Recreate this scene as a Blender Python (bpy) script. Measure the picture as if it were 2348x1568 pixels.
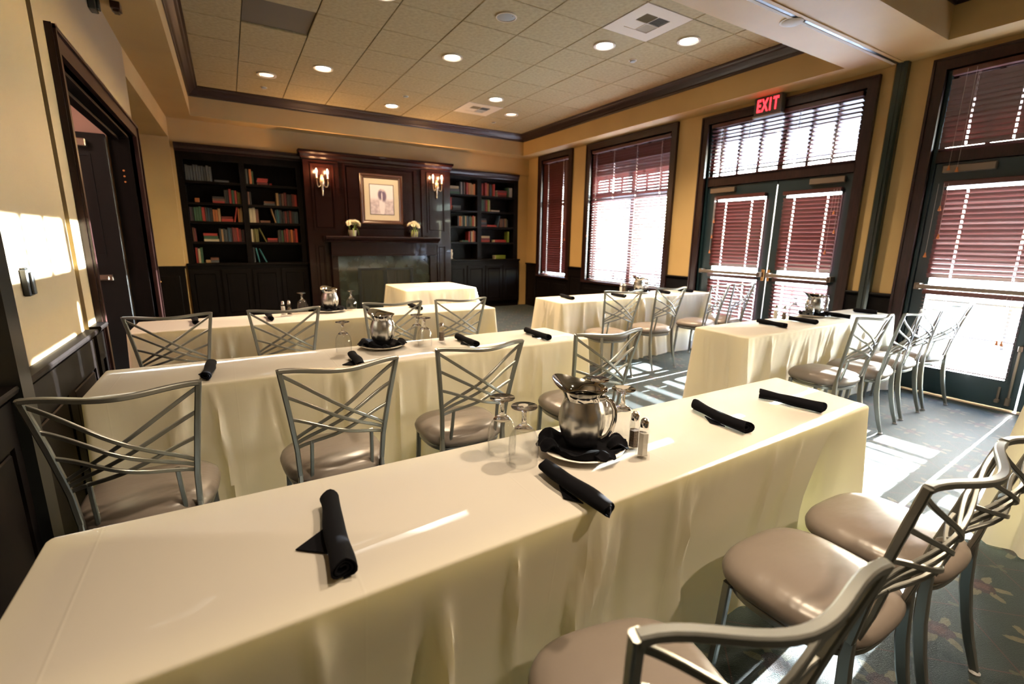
import bpy, bmesh, math, random
from math import sin, cos, pi, radians as rad, sqrt, atan2
from mathutils import Vector, Matrix

for o in list(bpy.data.objects):
    bpy.data.objects.remove(o, do_unlink=True)
random.seed(11)
SC = bpy.context.scene
COL = SC.collection

# ------------------------------------------------------------------ camera
CAM_RX, CAM_RZ, CAM_ROLL, CAM_F, CAM_Z = -12.1984, 30.9038, 0.7951, 1073.04, 1.3946
a_, b_, c_ = rad(CAM_RX), rad(CAM_RZ), rad(CAM_ROLL)
Fw = Vector((sin(b_) * cos(a_), cos(b_) * cos(a_), sin(a_)))
r_ = Vector((cos(b_), -sin(b_), 0))
u_ = r_.cross(Fw)
Rr = r_ * cos(c_) + u_ * sin(c_)
Up = -r_ * sin(c_) + u_ * cos(c_)
cam_d = bpy.data.cameras.new('camera')
cam = bpy.data.objects.new('camera', cam_d)
COL.objects.link(cam)
cam.matrix_world = Matrix(((Rr.x, Up.x, -Fw.x, 0), (Rr.y, Up.y, -Fw.y, 0), (Rr.z, Up.z, -Fw.z, CAM_Z), (0, 0, 0, 1)))
cam_d.sensor_fit = 'HORIZONTAL'
cam_d.sensor_width = 36.0
cam_d.lens = CAM_F / 2348 * 36.0
cam_d.clip_start = 0.02
cam_d.dof.use_dof = True
cam_d.dof.focus_distance = 1.75
cam_d.dof.aperture_fstop = 2.8
SC.camera = cam

# ------------------------------------------------------------------ view, sky, sun
SC.view_settings.view_transform = 'Standard'
SC.view_settings.look = 'None'
SC.view_settings.gamma = 1.0
SC.view_settings.use_curve_mapping = False
SC.view_settings.exposure = 0.0
SUN_EL, SUN_STRENGTH, SKY_STRENGTH = 9.2, 340.0, 24.0
SUN_DIR = Vector((-1.0, -0.060, -math.tan(rad(SUN_EL))))
W = bpy.data.worlds.new('sky')
SC.world = W
W.use_nodes = True
nt = W.node_tree
bg = nt.nodes['Background']
sky = nt.nodes.new('ShaderNodeTexSky')
sky.sky_type = 'NISHITA'
sky.sun_disc = False
sky.sun_elevation = rad(28)
sky.sun_rotation = rad(90)
nt.links.new(sky.outputs[0], bg.inputs[0])
bg.inputs[1].default_value = SKY_STRENGTH
sd = bpy.data.lights.new('sun', 'SUN')
sd.energy = SUN_STRENGTH
sd.angle = rad(0.45)
sd.color = (0.96, 0.99, 1.0)
so = bpy.data.objects.new('sun', sd)
COL.objects.link(so)
so.rotation_euler = SUN_DIR.to_track_quat('-Z', 'Y').to_euler()
so.location = (20, 4, 8)
SC.cycles.max_bounces = 10
SC.cycles.diffuse_bounces = 5
SC.cycles.glossy_bounces = 4
SC.cycles.transmission_bounces = 8
SC.cycles.transparent_max_bounces = 12
SC.cycles.sample_clamp_indirect = 6.0
SC.cycles.caustics_reflective = False
SC.cycles.blur_glossy = 0.6
DOWNLIGHT_W, SCONCE_W, HALL_W = 360.0, 34.0, 60.0


# ------------------------------------------------------------------ materials
def mat(name, col, rough=0.5, metal=0.0, **kw):
    m = bpy.data.materials.new(name)
    m.use_nodes = True
    p = m.node_tree.nodes['Principled BSDF']
    p.inputs['Base Color'].default_value = (*col, 1)
    p.inputs['Roughness'].default_value = rough
    p.inputs['Metallic'].default_value = metal
    for k, v in kw.items():
        p.inputs[k.replace('_', ' ')].default_value = v
    return m


def nodes(m):
    return m.node_tree.nodes, m.node_tree.links, m.node_tree.nodes['Principled BSDF']


def add_bump(m, scale, strength, dist=0.002, detail=4.0, stretch=None, coord='Object'):
    N, L, p = nodes(m)
    tc = N.new('ShaderNodeTexCoord')
    mp = N.new('ShaderNodeMapping')
    if stretch:
        mp.inputs['Scale'].default_value = stretch
    nz = N.new('ShaderNodeTexNoise')
    nz.inputs['Scale'].default_value = scale
    nz.inputs['Detail'].default_value = detail
    bp = N.new('ShaderNodeBump')
    bp.inputs['Strength'].default_value = strength
    bp.inputs['Distance'].default_value = dist
    L.new(tc.outputs[coord], mp.inputs[0])
    L.new(mp.outputs[0], nz.inputs['Vector'])
    L.new(nz.outputs['Fac'], bp.inputs['Height'])
    L.new(bp.outputs[0], p.inputs['Normal'])
    return nz


def vary(m, c1, c2, scale, stretch=None, detail=4.0, coord='Object', lo=0.35, hi=0.65):
    N, L, p = nodes(m)
    tc = N.new('ShaderNodeTexCoord')
    mp = N.new('ShaderNodeMapping')
    if stretch:
        mp.inputs['Scale'].default_value = stretch
    nz = N.new('ShaderNodeTexNoise')
    nz.inputs['Scale'].default_value = scale
    nz.inputs['Detail'].default_value = detail
    cr = N.new('ShaderNodeValToRGB')
    cr.color_ramp.elements[0].color = (*c1, 1)
    cr.color_ramp.elements[1].color = (*c2, 1)
    cr.color_ramp.elements[0].position = lo
    cr.color_ramp.elements[1].position = hi
    L.new(tc.outputs[coord], mp.inputs[0])
    L.new(mp.outputs[0], nz.inputs['Vector'])
    L.new(nz.outputs['Fac'], cr.inputs[0])
    L.new(cr.outputs[0], p.inputs['Base Color'])


def emit(name, col, strength):
    m = mat(name, (0.02, 0.02, 0.02), 0.5)
    N, L, p = nodes(m)
    p.inputs['Emission Color'].default_value = (*col, 1)
    p.inputs['Emission Strength'].default_value = strength
    return m


M = {}
M['wall'] = mat('tan wall paint', (0.56, 0.42, 0.19), 0.55)
vary(M['wall'], (0.43, 0.285, 0.112), (0.48, 0.325, 0.132), 1.3)
add_bump(M['wall'], 160, 0.12, 0.001) if False else None
M['wall_dull'] = mat('dull tan wall', (0.40, 0.31, 0.19), 0.5)  # darker, less saturated tan for the left wall and pocket panel
vary(M['wall_dull'], (0.26, 0.195, 0.115), (0.29, 0.22, 0.13), 1.1)
M['groove'] = mat('olive groove', (0.20, 0.14, 0.05), 0.5)
M['wood'] = mat('dark cherry wood', (0.022, 0.008, 0.007), 0.30, Specular_IOR_Level=0.35)
vary(M['wood'], (0.010, 0.0035, 0.0035), (0.024, 0.0085, 0.007), 9, stretch=(6, 6, 0.7))
M['redwood'] = mat('red mahogany panel', (0.03, 0.008, 0.006), 0.25, Specular_IOR_Level=0.18, Coat_Weight=0.14, Coat_Roughness=0.05)
vary(M['redwood'], (0.0055, 0.0013, 0.0011), (0.0085, 0.0019, 0.0015), 5, stretch=(8, 8, 0.5))
M['blackwood'] = mat('black stained wood', (0.010, 0.007, 0.007), 0.45, Specular_IOR_Level=0.10)
vary(M['blackwood'], (0.0025, 0.0018, 0.0017), (0.005, 0.0033, 0.003), 8, stretch=(6, 6, 0.7))
M['crown'] = mat('crown wood', (0.020, 0.009, 0.008), 0.35)
M['tile'] = mat('ceiling tile', (0.60, 0.51, 0.37), 0.9)
vary(M['tile'], (0.255, 0.200, 0.098), (0.320, 0.255, 0.130), 26, detail=8, coord='Object')
M['tile_dark'] = mat('bare dark tile', (0.085, 0.065, 0.035), 0.9)
M['plenum'] = mat('ceiling grid', (0.10, 0.08, 0.055), 0.9)
M['cloth'] = mat('ivory tablecloth', (0.82, 0.775, 0.70), 0.62)
M['hem'] = M['cloth']
M['napkin'] = mat('black napkin linen', (0.0045, 0.0045, 0.006), 0.95, Specular_IOR_Level=0.07)
add_bump(M['napkin'], 900, 0.15, 0.0006)
M['metal'] = mat('silver painted steel', (0.24, 0.245, 0.23), 0.33, 0.82)
M['seat'] = mat('taupe vinyl', (0.17, 0.142, 0.122), 0.30)
add_bump(M['seat'], 9, 0.25, 0.01, 2.0, stretch=(1, 2.2, 1))
M['glide'] = mat('nylon glide', (0.25, 0.25, 0.25), 0.4)
M['steel'] = mat('brushed steel', (0.56, 0.56, 0.55), 0.26, 1.0)
add_bump(M['steel'], 14, 0.08, 0.002, 3, stretch=(1, 1, 12))
M['polish'] = mat('polished steel', (0.70, 0.69, 0.67), 0.07, 1.0)
M['chrome'] = mat('chrome', (0.72, 0.70, 0.68), 0.10, 1.0)
M['brass'] = mat('brass', (0.62, 0.34, 0.14), 0.25, 1.0)
M['china'] = mat('white china', (0.82, 0.79, 0.73), 0.12)
M['glass'] = mat('clear glass', (1, 1, 1), 0.0, Transmission_Weight=1.0, IOR=1.48)
M['salt'] = mat('salt', (0.85, 0.82, 0.76), 0.9)
M['pepper'] = mat('pepper', (0.11, 0.075, 0.05), 0.9)
vary(M['pepper'], (0.05, 0.035, 0.025), (0.20, 0.14, 0.10), 400)
M['slat'] = mat('cherry slat', (0.060, 0.017, 0.015), 0.28)
M['cord'] = mat('ladder cord', (0.55, 0.48, 0.46), 0.8)
M['tassel'] = mat('orange wood tassel', (0.50, 0.17, 0.05), 0.5)
M['teal'] = mat('teal painted steel door', (0.006, 0.017, 0.021), 0.33)
M['blackmetal'] = mat('black metal', (0.012, 0.013, 0.013), 0.30, 0.4)
M['enamel'] = mat('black enamel', (0.010, 0.010, 0.010), 0.5)
M['greenblack'] = mat('green black enamel', (0.012, 0.018, 0.015), 0.22)
M['blackdoor'] = mat('black door leaf', (0.006, 0.006, 0.0065), 0.4, Specular_IOR_Level=0.2)
M['bar'] = mat('bronze bar', (0.24, 0.19, 0.15), 0.35, 0.8)
M['marble'] = mat('dark green marble', (0.016, 0.024, 0.020), 0.09)
vary(M['marble'], (0.005, 0.008, 0.007), (0.018, 0.025, 0.021), 6, detail=8)
M['fireglass'] = mat('smoked fire glass', (0.010, 0.012, 0.011), 0.04)
M['firebox'] = mat('firebox soot', (0.008, 0.008, 0.008), 0.8)
M['white'] = mat('white paint', (0.70, 0.68, 0.62), 0.6)
M['vent'] = mat('vent cream', (0.62, 0.55, 0.42), 0.6)
M['ventdark'] = mat('vent blade', (0.13, 0.12, 0.095), 0.6)
M['grey'] = mat('grey plastic', (0.30, 0.32, 0.31), 0.6)
M['trimring'] = mat('downlight trim', (0.62, 0.57, 0.48), 0.5)
M['reflector'] = mat('downlight reflector', (0.75, 0.68, 0.58), 0.2, 0.6)
M['bulb_on'] = emit('bright lamp', (1.0, 0.86, 0.68), 26)
M['bulb_mid'] = emit('dimmer lamp', (1.0, 0.70, 0.46), 3.0)
M['bulb_sconce'] = emit('candle bulb', (1.0, 0.62, 0.36), 34)
M['candle'] = mat('candle sleeve', (0.80, 0.66, 0.50), 0.6)
M['sconce'] = mat('sconce silver gilt', (0.62, 0.50, 0.38), 0.25, 0.9)
M['goldframe'] = mat('walnut frame', (0.05, 0.018, 0.008), 0.3)
M['matboard'] = mat('cream mat board', (0.46, 0.40, 0.31), 0.8)
M['fillet'] = mat('dark fillet', (0.02, 0.017, 0.02), 0.5)
M['pot'] = mat('stone pot', (0.26, 0.23, 0.19), 0.7)
M['petal'] = mat('white petal', (0.86, 0.83, 0.70), 0.6)
M['petalc'] = mat('flower centre', (0.10, 0.07, 0.05), 0.7)
M['leaf'] = mat('leaf green', (0.16, 0.22, 0.05), 0.6)
M['exitred'] = emit('exit letters', (1.0, 0.02, 0.03), 5.0)
M['exitbox'] = mat('exit housing', (0.055, 0.048, 0.042), 0.45)
M['exitrim'] = mat('exit rim', (0.30, 0.28, 0.26), 0.4)
M['pinkwall'] = mat('pink hall wall', (0.62, 0.44, 0.38), 0.8)
M['concrete'] = mat('patio concrete', (0.44, 0.42, 0.43), 0.9)
M['porch'] = mat('porch boards', (0.10, 0.06, 0.05), 0.7)
M['page'] = mat('book pages', (0.70, 0.62, 0.48), 0.9)
M['outwall'] = mat('outer wall paint', (0.45, 0.38, 0.33), 0.8)

# the cloth lets light through
N, L, p = nodes(M['cloth'])
tr = N.new('ShaderNodeBsdfTranslucent')
tr.inputs[0].default_value = (0.90, 0.84, 0.52, 1)
mx = N.new('ShaderNodeMixShader')
mx.inputs[0].default_value = 0.46
out = N['Material Output']
L.new(p.outputs[0], mx.inputs[1])
L.new(tr.outputs[0], mx.inputs[2])
L.new(mx.outputs[0], out.inputs[0])
p.inputs['Sheen Weight'].default_value = 0.15
def crease_bump(m_):
    N, L, p = nodes(m_)
    tc = N.new('ShaderNodeTexCoord')
    sp = N.new('ShaderNodeSeparateXYZ')
    L.new(tc.outputs['Object'], sp.inputs[0])

    def op(o_, a, b=None):
        n_ = N.new('ShaderNodeMath')
        n_.operation = o_
        for i, v_ in enumerate((a, b)):
            if isinstance(v_, (int, float)):
                n_.inputs[i].default_value = v_
            elif v_ is not None:
                L.new(v_, n_.inputs[i])
        return n_.outputs[0]
    lx = op('ABSOLUTE', op('SUBTRACT', op('FRACT', op('ADD', op('DIVIDE', sp.outputs[0], 0.46), 0.17)), 0.5))
    ly = op('ABSOLUTE', op('SUBTRACT', op('FRACT', op('ADD', op('DIVIDE', sp.outputs[2], 0.31), 0.3)), 0.5))
    h = op('MULTIPLY', op('MAXIMUM', op('SUBTRACT', 1.0, op('DIVIDE', lx, 0.009)), 0.0), 0.10)
    nz = N.new('ShaderNodeTexNoise')
    nz.inputs['Scale'].default_value = 3.4
    nz.inputs['Detail'].default_value = 3
    L.new(tc.outputs['Object'], nz.inputs['Vector'])
    bp = N.new('ShaderNodeBump')
    bp.inputs['Strength'].default_value = 0.32
    bp.inputs['Distance'].default_value = 0.012
    L.new(op('ADD', h, nz.outputs['Fac']), bp.inputs['Height'])
    L.new(bp.outputs[0], p.inputs['Normal'])


crease_bump(M['cloth'])

# thin clear sheets: window panes and goblet walls
def thin_glass(name, tint, ior):
    m = bpy.data.materials.new(name)
    m.use_nodes = True
    N, L = m.node_tree.nodes, m.node_tree.links
    N.remove(N['Principled BSDF'])
    t = N.new('ShaderNodeBsdfTransparent')
    t.inputs[0].default_value = (*tint, 1)
    g = N.new('ShaderNodeBsdfGlossy')
    g.inputs['Roughness'].default_value = 0.02
    fr = N.new('ShaderNodeFresnel')
    fr.inputs[0].default_value = ior
    geo = N.new('ShaderNodeNewGeometry')
    front = N.new('ShaderNodeMath')
    front.operation = 'MULTIPLY_ADD'
    front.inputs[1].default_value = -1.0
    front.inputs[2].default_value = 1.0
    L.new(geo.outputs['Backfacing'], front.inputs[0])
    fac = N.new('ShaderNodeMath')
    fac.operation = 'MULTIPLY'
    L.new(fr.outputs[0], fac.inputs[0])
    L.new(front.outputs[0], fac.inputs[1])
    mx = N.new('ShaderNodeMixShader')
    L.new(fac.outputs[0], mx.inputs[0])
    L.new(t.outputs[0], mx.inputs[1])
    L.new(g.outputs[0], mx.inputs[2])
    L.new(mx.outputs[0], N['Material Output'].inputs[0])
    return m


M['pane'] = thin_glass('window pane', (0.93, 0.96, 0.96), 1.45)
# goblet glass: clear wall that both bends and passes light
gm_ = bpy.data.materials.new('goblet glass')
gm_.use_nodes = True
N, L = gm_.node_tree.nodes, gm_.node_tree.links
N.remove(N['Principled BSDF'])
ga, gb, gc = N.new('ShaderNodeBsdfGlass'), N.new('ShaderNodeBsdfTransparent'), N.new('ShaderNodeMixShader')
ga.inputs['IOR'].default_value = 1.5
ga.inputs['Roughness'].default_value = 0.0
gb.inputs[0].default_value = (0.97, 0.975, 0.97, 1)
gc.inputs[0].default_value = 0.55
L.new(gb.outputs[0], gc.inputs[1])
L.new(ga.outputs[0], gc.inputs[2])
L.new(gc.outputs[0], N['Material Output'].inputs[0])
M['goblet'] = gm_
M['bowl'] = thin_glass('goblet wall', (0.972, 0.975, 0.972), 1.8)

# carpet: dark green pile, thin lattice, scattered flowers
m = mat('patterned carpet', (0.02, 0.04, 0.035), 0.78, Specular_IOR_Level=0.3)
N, L, p = nodes(m)
tc = N.new('ShaderNodeTexCoord')


def math_node(op, a=None, b=None, c=None):
    n = N.new('ShaderNodeMath')
    n.operation = op
    for i, v in enumerate((a, b, c)):
        if v is None:
            continue
        if isinstance(v, (int, float)):
            n.inputs[i].default_value = v
        else:
            L.new(v, n.inputs[i])
    return n.outputs[0]


def mixc(fac, a, b):
    n = N.new('ShaderNodeMix')
    n.data_type = 'RGBA'
    L.new(fac, n.inputs['Factor'])
    for v, s in ((a, n.inputs[6]), (b, n.inputs[7])):
        if isinstance(v, tuple):
            s.default_value = (*v, 1)
        else:
            L.new(v, s)
    return n.outputs[2]


sep = N.new('ShaderNodeSeparateXYZ')
L.new(tc.outputs['Object'], sep.inputs[0])
X, Y = sep.outputs[0], sep.outputs[1]
nz = N.new('ShaderNodeTexNoise')
nz.inputs['Scale'].default_value = 55
nz.inputs['Detail'].default_value = 3
L.new(tc.outputs['Object'], nz.inputs['Vector'])
wob = math_node('MULTIPLY', math_node('SUBTRACT', nz.outputs['Fac'], 0.5), 0.045)
PXC, PYC = 0.45, 0.44
dA = math_node('ADD', math_node('DIVIDE', X, PXC), math_node('DIVIDE', Y, PYC))
dB = math_node('SUBTRACT', math_node('DIVIDE', X, PXC), math_node('DIVIDE', Y, PYC))
la = math_node('ABSOLUTE', math_node('SUBTRACT', math_node('FRACT', math_node('ADD', dA, 0.22)), 0.5))
lb = math_node('ABSOLUTE', math_node('SUBTRACT', math_node('FRACT', math_node('ADD', dB, 0.265)), 0.5))
lat = math_node('MINIMUM', la, lb)
latm = math_node('LESS_THAN', lat, 0.009)


def flowers(ox, oy, cw, ch, R, npet):
    fx = math_node('SUBTRACT', math_node('FRACT', math_node('ADD', math_node('DIVIDE', X, cw), ox)), 0.5)
    fy = math_node('SUBTRACT', math_node('FRACT', math_node('ADD', math_node('DIVIDE', Y, ch), oy)), 0.5)
    px_, py_ = math_node('MULTIPLY', fx, cw), math_node('MULTIPLY', fy, ch)
    rr = math_node('SQRT', math_node('ADD', math_node('MULTIPLY', px_, px_), math_node('MULTIPLY', py_, py_)))
    rr = math_node('ADD', rr, wob)
    an = math_node('ARCTAN2', py_, px_)
    lobe = math_node('ADD', 0.55, math_node('MULTIPLY', math_node('COSINE', math_node('MULTIPLY', an, npet)), 0.45))
    edge = math_node('MULTIPLY', lobe, R)
    outer = math_node('LESS_THAN', rr, edge)
    inner = math_node('LESS_THAN', rr, R * 0.24)
    ring = math_node('LESS_THAN', rr, R * 0.46)
    return outer, inner, ring


FOX, FOY = 0.5 - 0.341 / PXC, 0.5 - 0.01 / PYC
o1, i1, g1 = flowers(FOX, FOY, PXC, PYC, 0.098, 6)
o2, i2, g2 = flowers(FOX + 0.5, FOY + 0.5, PXC, PYC, 0.098, 6)
o3, i3, g3 = flowers(FOX + 0.5, FOY, PXC, PYC, 0.032, 3)
o4, i4, g4 = flowers(FOX, FOY + 0.5, PXC, PYC, 0.032, 3)
pile = N.new('ShaderNodeTexNoise')
pile.inputs['Scale'].default_value = 260
pile.inputs['Detail'].default_value = 4
L.new(tc.outputs['Object'], pile.inputs['Vector'])
base = mixc(pile.outputs['Fac'], (0.0025, 0.006, 0.0055), (0.012, 0.020, 0.0185))
c = mixc(latm, base, (0.034, 0.015, 0.0135))
c = mixc(math_node('MAXIMUM', o1, o2), c, (0.062, 0.056, 0.034))
c = mixc(math_node('MAXIMUM', g1, g2), c, (0.015, 0.005, 0.007))
c = mixc(math_node('MAXIMUM', i1, i2), c, (0.036, 0.014, 0.0135))
c = mixc(math_node('MAXIMUM', o3, o4), c, (0.036, 0.036, 0.023))
c2 = mixc(pile.outputs['Fac'], (0.35, 0.35, 0.35), (1.3, 1.3, 1.3))
mm = N.new('ShaderNodeMix')
mm.data_type = 'RGBA'
mm.blend_type = 'MULTIPLY'
mm.inputs['Factor'].default_value = 0.75
L.new(c, mm.inputs[6])
L.new(c2, mm.inputs[7])
L.new(mm.outputs[2], p.inputs['Base Color'])
bp = N.new('ShaderNodeBump')
bp.inputs['Strength'].default_value = 0.5
bp.inputs['Distance'].default_value = 0.004
L.new(pile.outputs['Fac'], bp.inputs['Height'])
L.new(bp.outputs[0], p.inputs['Normal'])
p.inputs['Sheen Weight'].default_value = 0.08
p.inputs['Sheen Tint'].default_value = (0.75, 0.95, 1.0, 1)
M['carpet'] = m


# ------------------------------------------------------------------ mesh helpers
class MB:
    def __init__(s):
        s.v, s.f = [], []

    def add(s, vs, fs):
        o = len(s.v)
        s.v += [tuple(q) for q in vs]
        s.f += [tuple(i + o for i in f) for f in fs]
        return s

    def box(s, x0, x1, y0, y1, z0, z1):
        vs = [(x0, y0, z0), (x1, y0, z0), (x1, y1, z0), (x0, y1, z0), (x0, y0, z1), (x1, y0, z1), (x1, y1, z1), (x0, y1, z1)]
        return s.add(vs, [(0, 3, 2, 1), (4, 5, 6, 7), (0, 1, 5, 4), (1, 2, 6, 5), (2, 3, 7, 6), (3, 0, 4, 7)])

    def cbox(s, x0, x1, y0, y1, z0, z1, c):
        """box whose edges are cut back by c"""
        bm = bmesh.new()
        bmesh.ops.create_cube(bm, size=1.0)
        for v in bm.verts:
            v.co = Vector(((x0 + x1) / 2 + v.co.x * (x1 - x0), (y0 + y1) / 2 + v.co.y * (y1 - y0), (z0 + z1) / 2 + v.co.z * (z1 - z0)))
        bmesh.ops.bevel(bm, geom=bm.edges[:], offset=c, segments=1, affect='EDGES')
        bm.verts.index_update()
        s.add([v.co for v in bm.verts], [[v.index for v in f.verts] for f in bm.faces])
        bm.free()
        return s

    def hexa(s, bottom, top):
        """bottom, top: four points each, same order (counter-clockwise from above)"""
        return s.add(list(bottom) + list(top), [(0, 3, 2, 1), (4, 5, 6, 7), (0, 1, 5, 4), (1, 2, 6, 5), (2, 3, 7, 6), (3, 0, 4, 7)])

    def sweep(s, path, prof, up=(0, 0, 1), scale=None, caps=True, closed=False):
        """prof: list of (a, b): a along side, b along up'"""
        path = [Vector(q) for q in path]
        n, k = len(path), len(prof)
        rings = []
        U = Vector(up)
        for i, q in enumerate(path):
            if closed:
                d = path[(i + 1) % n] - path[i - 1]
            else:
                d = path[min(i + 1, n - 1)] - path[max(i - 1, 0)]
            d.normalize()
            side = d.cross(U)
            if side.length < 1e-5:
                side = d.cross(Vector((1, 0, 0)))
            side.normalize()
            up2 = side.cross(d)
            sc = scale[i] if scale else 1.0
            rings.append([q + side * (a * sc) + up2 * (b * sc) for a, b in prof])
        vs = [v for r in rings for v in r]
        fs = []
        m_ = n if closed else n - 1
        for i in range(m_):
            j = (i + 1) % n
            for t_ in range(k):
                u2 = (t_ + 1) % k
                fs.append((i * k + t_, i * k + u2, j * k + u2, j * k + t_))
        if caps and not closed:
            fs.append(tuple(range(k - 1, -1, -1)))
            fs.append(tuple((n - 1) * k + t_ for t_ in range(k)))
        return s.add(vs, fs)

    def tube(s, path, r, n=8, **kw):
        pr_ = [(cos(2 * pi * i / n) * r, sin(2 * pi * i / n) * r) for i in range(n)]
        return s.sweep(path, pr_, **kw)

    def bar(s, path, w, h, **kw):
        c = min(w, h) * 0.18
        w, h = w / 2, h / 2
        return s.sweep(path, [(-w + c, -h), (w - c, -h), (w, -h + c), (w, h - c), (w - c, h), (-w + c, h), (-w, h - c), (-w, -h + c)], **kw)

    def lathe(s, prof, n=24, c=(0, 0, 0), close=False, caps=True):
        """prof: list of (r, z) from bottom to top or around"""
        vs, fs = [], []
        k = len(prof)
        for i in range(n):
            a = 2 * pi * i / n
            for r, z in prof:
                vs.append((c[0] + r * cos(a), c[1] + r * sin(a), c[2] + z))
        for i in range(n):
            j = (i + 1) % n
            for t_ in range(k - 1 + (1 if close else 0)):
                u2 = (t_ + 1) % k
                fs.append((i * k + t_, j * k + t_, j * k + u2, i * k + u2))
        if not close and caps:
            if prof[0][0] > 1e-6:
                fs.append(tuple(i * k for i in range(n - 1, -1, -1)))
            if prof[-1][0] > 1e-6:
                fs.append(tuple(i * k + k - 1 for i in range(n)))
        return s.add(vs, fs)

    def prism(s, poly, axis, a0, a1):
        """poly: 2D points in the plane across axis 'x','y' or 'z'"""
        n = len(poly)

        def P(q, a):
            return {'x': (a, q[0], q[1]), 'y': (q[0], a, q[1]), 'z': (q[0], q[1], a)}[axis]
        vs = [P(q, a0) for q in poly] + [P(q, a1) for q in poly]
        fs = [tuple(range(n - 1, -1, -1)), tuple(range(n, 2 * n))]
        for i in range(n):
            j = (i + 1) % n
            fs.append((i, j, n + j, n + i))
        return s.add(vs, fs)

    def move(s, mtx):
        s.v = [tuple(mtx @ Vector(q)) for q in s.v]
        return s

    def mesh(s, name, material, smooth=None):
        me = bpy.data.meshes.new(name)
        me.from_pydata(s.v, [], s.f)
        bm = bmesh.new()
        bm.from_mesh(me)
        bmesh.ops.remove_doubles(bm, verts=bm.verts, dist=1e-6)
        bmesh.ops.recalc_face_normals(bm, faces=bm.faces)
        bm.to_mesh(me)
        bm.free()
        me.materials.append(material)
        if smooth:
            me.polygons.foreach_set('use_smooth', [True] * len(me.polygons))
            me.set_sharp_from_angle(angle=rad(smooth))
        return me

    def build(s, name, material, parent=None, smooth=None, loc=None):
        return link(name, s.mesh(name, material, smooth), parent, loc)


def link(name, me, parent=None, loc=None):
    o = bpy.data.objects.new(name, me)
    COL.objects.link(o)
    if parent:
        o.parent = parent
    if loc:
        o.location = loc
    return o


def B(*a):
    return MB().box(*a)


def tag(o, label=None, cat=None, group=None, kind=None):
    for k, v in (('label', label), ('category', cat), ('group', group), ('kind', kind)):
        if v:
            o[k] = v
    return o


def thing(name, label, cat, loc=(0, 0, 0), rz=0.0, group=None):
    o = bpy.data.objects.new(name, None)
    o.empty_display_size = 0.1
    COL.objects.link(o)
    o.location = loc
    o.rotation_euler = (0, 0, rz)
    return tag(o, label, cat, group)


def dup(root, loc, rz, label, group=None):
    r = root.copy()
    COL.objects.link(r)
    r.location = loc
    r.rotation_euler = (0, 0, rz)
    r['label'] = label
    if group:
        r['group'] = group
    for ch in list(root.children):
        c = ch.copy()
        COL.objects.link(c)
        c.parent = r
        for g_ in list(ch.children):
            d = g_.copy()
            COL.objects.link(d)
            d.parent = c
    return r


def struct(name, mb, material, parent=None, smooth=None, label=None):
    o = mb.build(name, material, parent, smooth)
    if parent is None:
        o['kind'] = 'structure'
    if label:
        o['label'] = label
    return o


# ------------------------------------------------------------------ room dimensions
XL, XR = -0.66, 5.66          # wall faces
YB = 8.86                     # wall above the bookcases
ZS, ZC, ZK = 3.08, 3.457, 3.336   # soffit, ceiling, foot of the crown
CX0, CX1, CY1 = -0.283, 5.33, 8.557   # coffer faces
YM, YM2 = 2.667, 1.888        # crossbeam
YF, YFC = -4.2, -3.4          # far end behind the camera
RAIL = 0.915

struct('floor', B(-3.2, 5.9, YF - 0.2, 9.4, -0.12, 0.0), M['carpet'])

# ceiling: backing above, tiles as pieces
TX0, TXS, TY0, TYS = 0.3188, 0.61, 5.2019, 0.603
ceiling = struct('ceiling', B(-3.2, 5.9, YF - 0.2, 9.4, 3.50, 3.60), M['plenum'])
tile_mesh = {}


def ceiling_tiles(x0, x1, y0, y1):
    xs = [TX0 + i * TXS for i in range(-3, 12)]
    ys = [TY0 + i * TYS for i in range(-18, 8)]
    for i in range(len(xs) - 1):
        for j in range(len(ys) - 1):
            a0, a1 = max(xs[i], x0), min(xs[i + 1], x1)
            b0, b1 = max(ys[j], y0), min(ys[j + 1], y1)
            if a1 - a0 < 0.02 or b1 - b0 < 0.02:
                continue
            dark = abs(xs[i] - TX0) < 0.01 and abs(ys[j] - TY0) < 0.01
            vent = any(abs((xs[i] + xs[i + 1]) / 2 - vx) < 0.2 and abs((ys[j] + ys[j + 1]) / 2 - vy) < 0.2 for vx, vy in VENTS)
            if vent:
                continue
            key = (round(a1 - a0, 3), round(b1 - b0, 3), dark)
            if key not in tile_mesh:
                h, g_ = 0.022, 0.0035
                w2, d2 = key[0] / 2 - g_, key[1] / 2 - g_
                tile_mesh[key] = MB().cbox(-w2, w2, -d2, d2, 0, h, 0.004).mesh('ceiling_tile', M['tile_dark'] if dark else M['tile'])
            o = link('ceiling_tile', tile_mesh[key], ceiling, ((a0 + a1) / 2, (b0 + b1) / 2, ZC + (random.random() - 0.5) * 0.002 + (0.012 if dark else 0)))
            if dark:
                o['label'] = 'bare brown ceiling tile'


VENTS = [(TX0 + 5.5 * TXS, TY0 - 2.5 * TYS), (TX0 + 5.5 * TXS, TY0 + 3.5 * TYS)]
ceiling_tiles(-0.16, 5.215, YM + 0.125, 8.43)
ceiling_tiles(-0.16, 5.215, YFC + 0.125, YM2 - 0.125)

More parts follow.
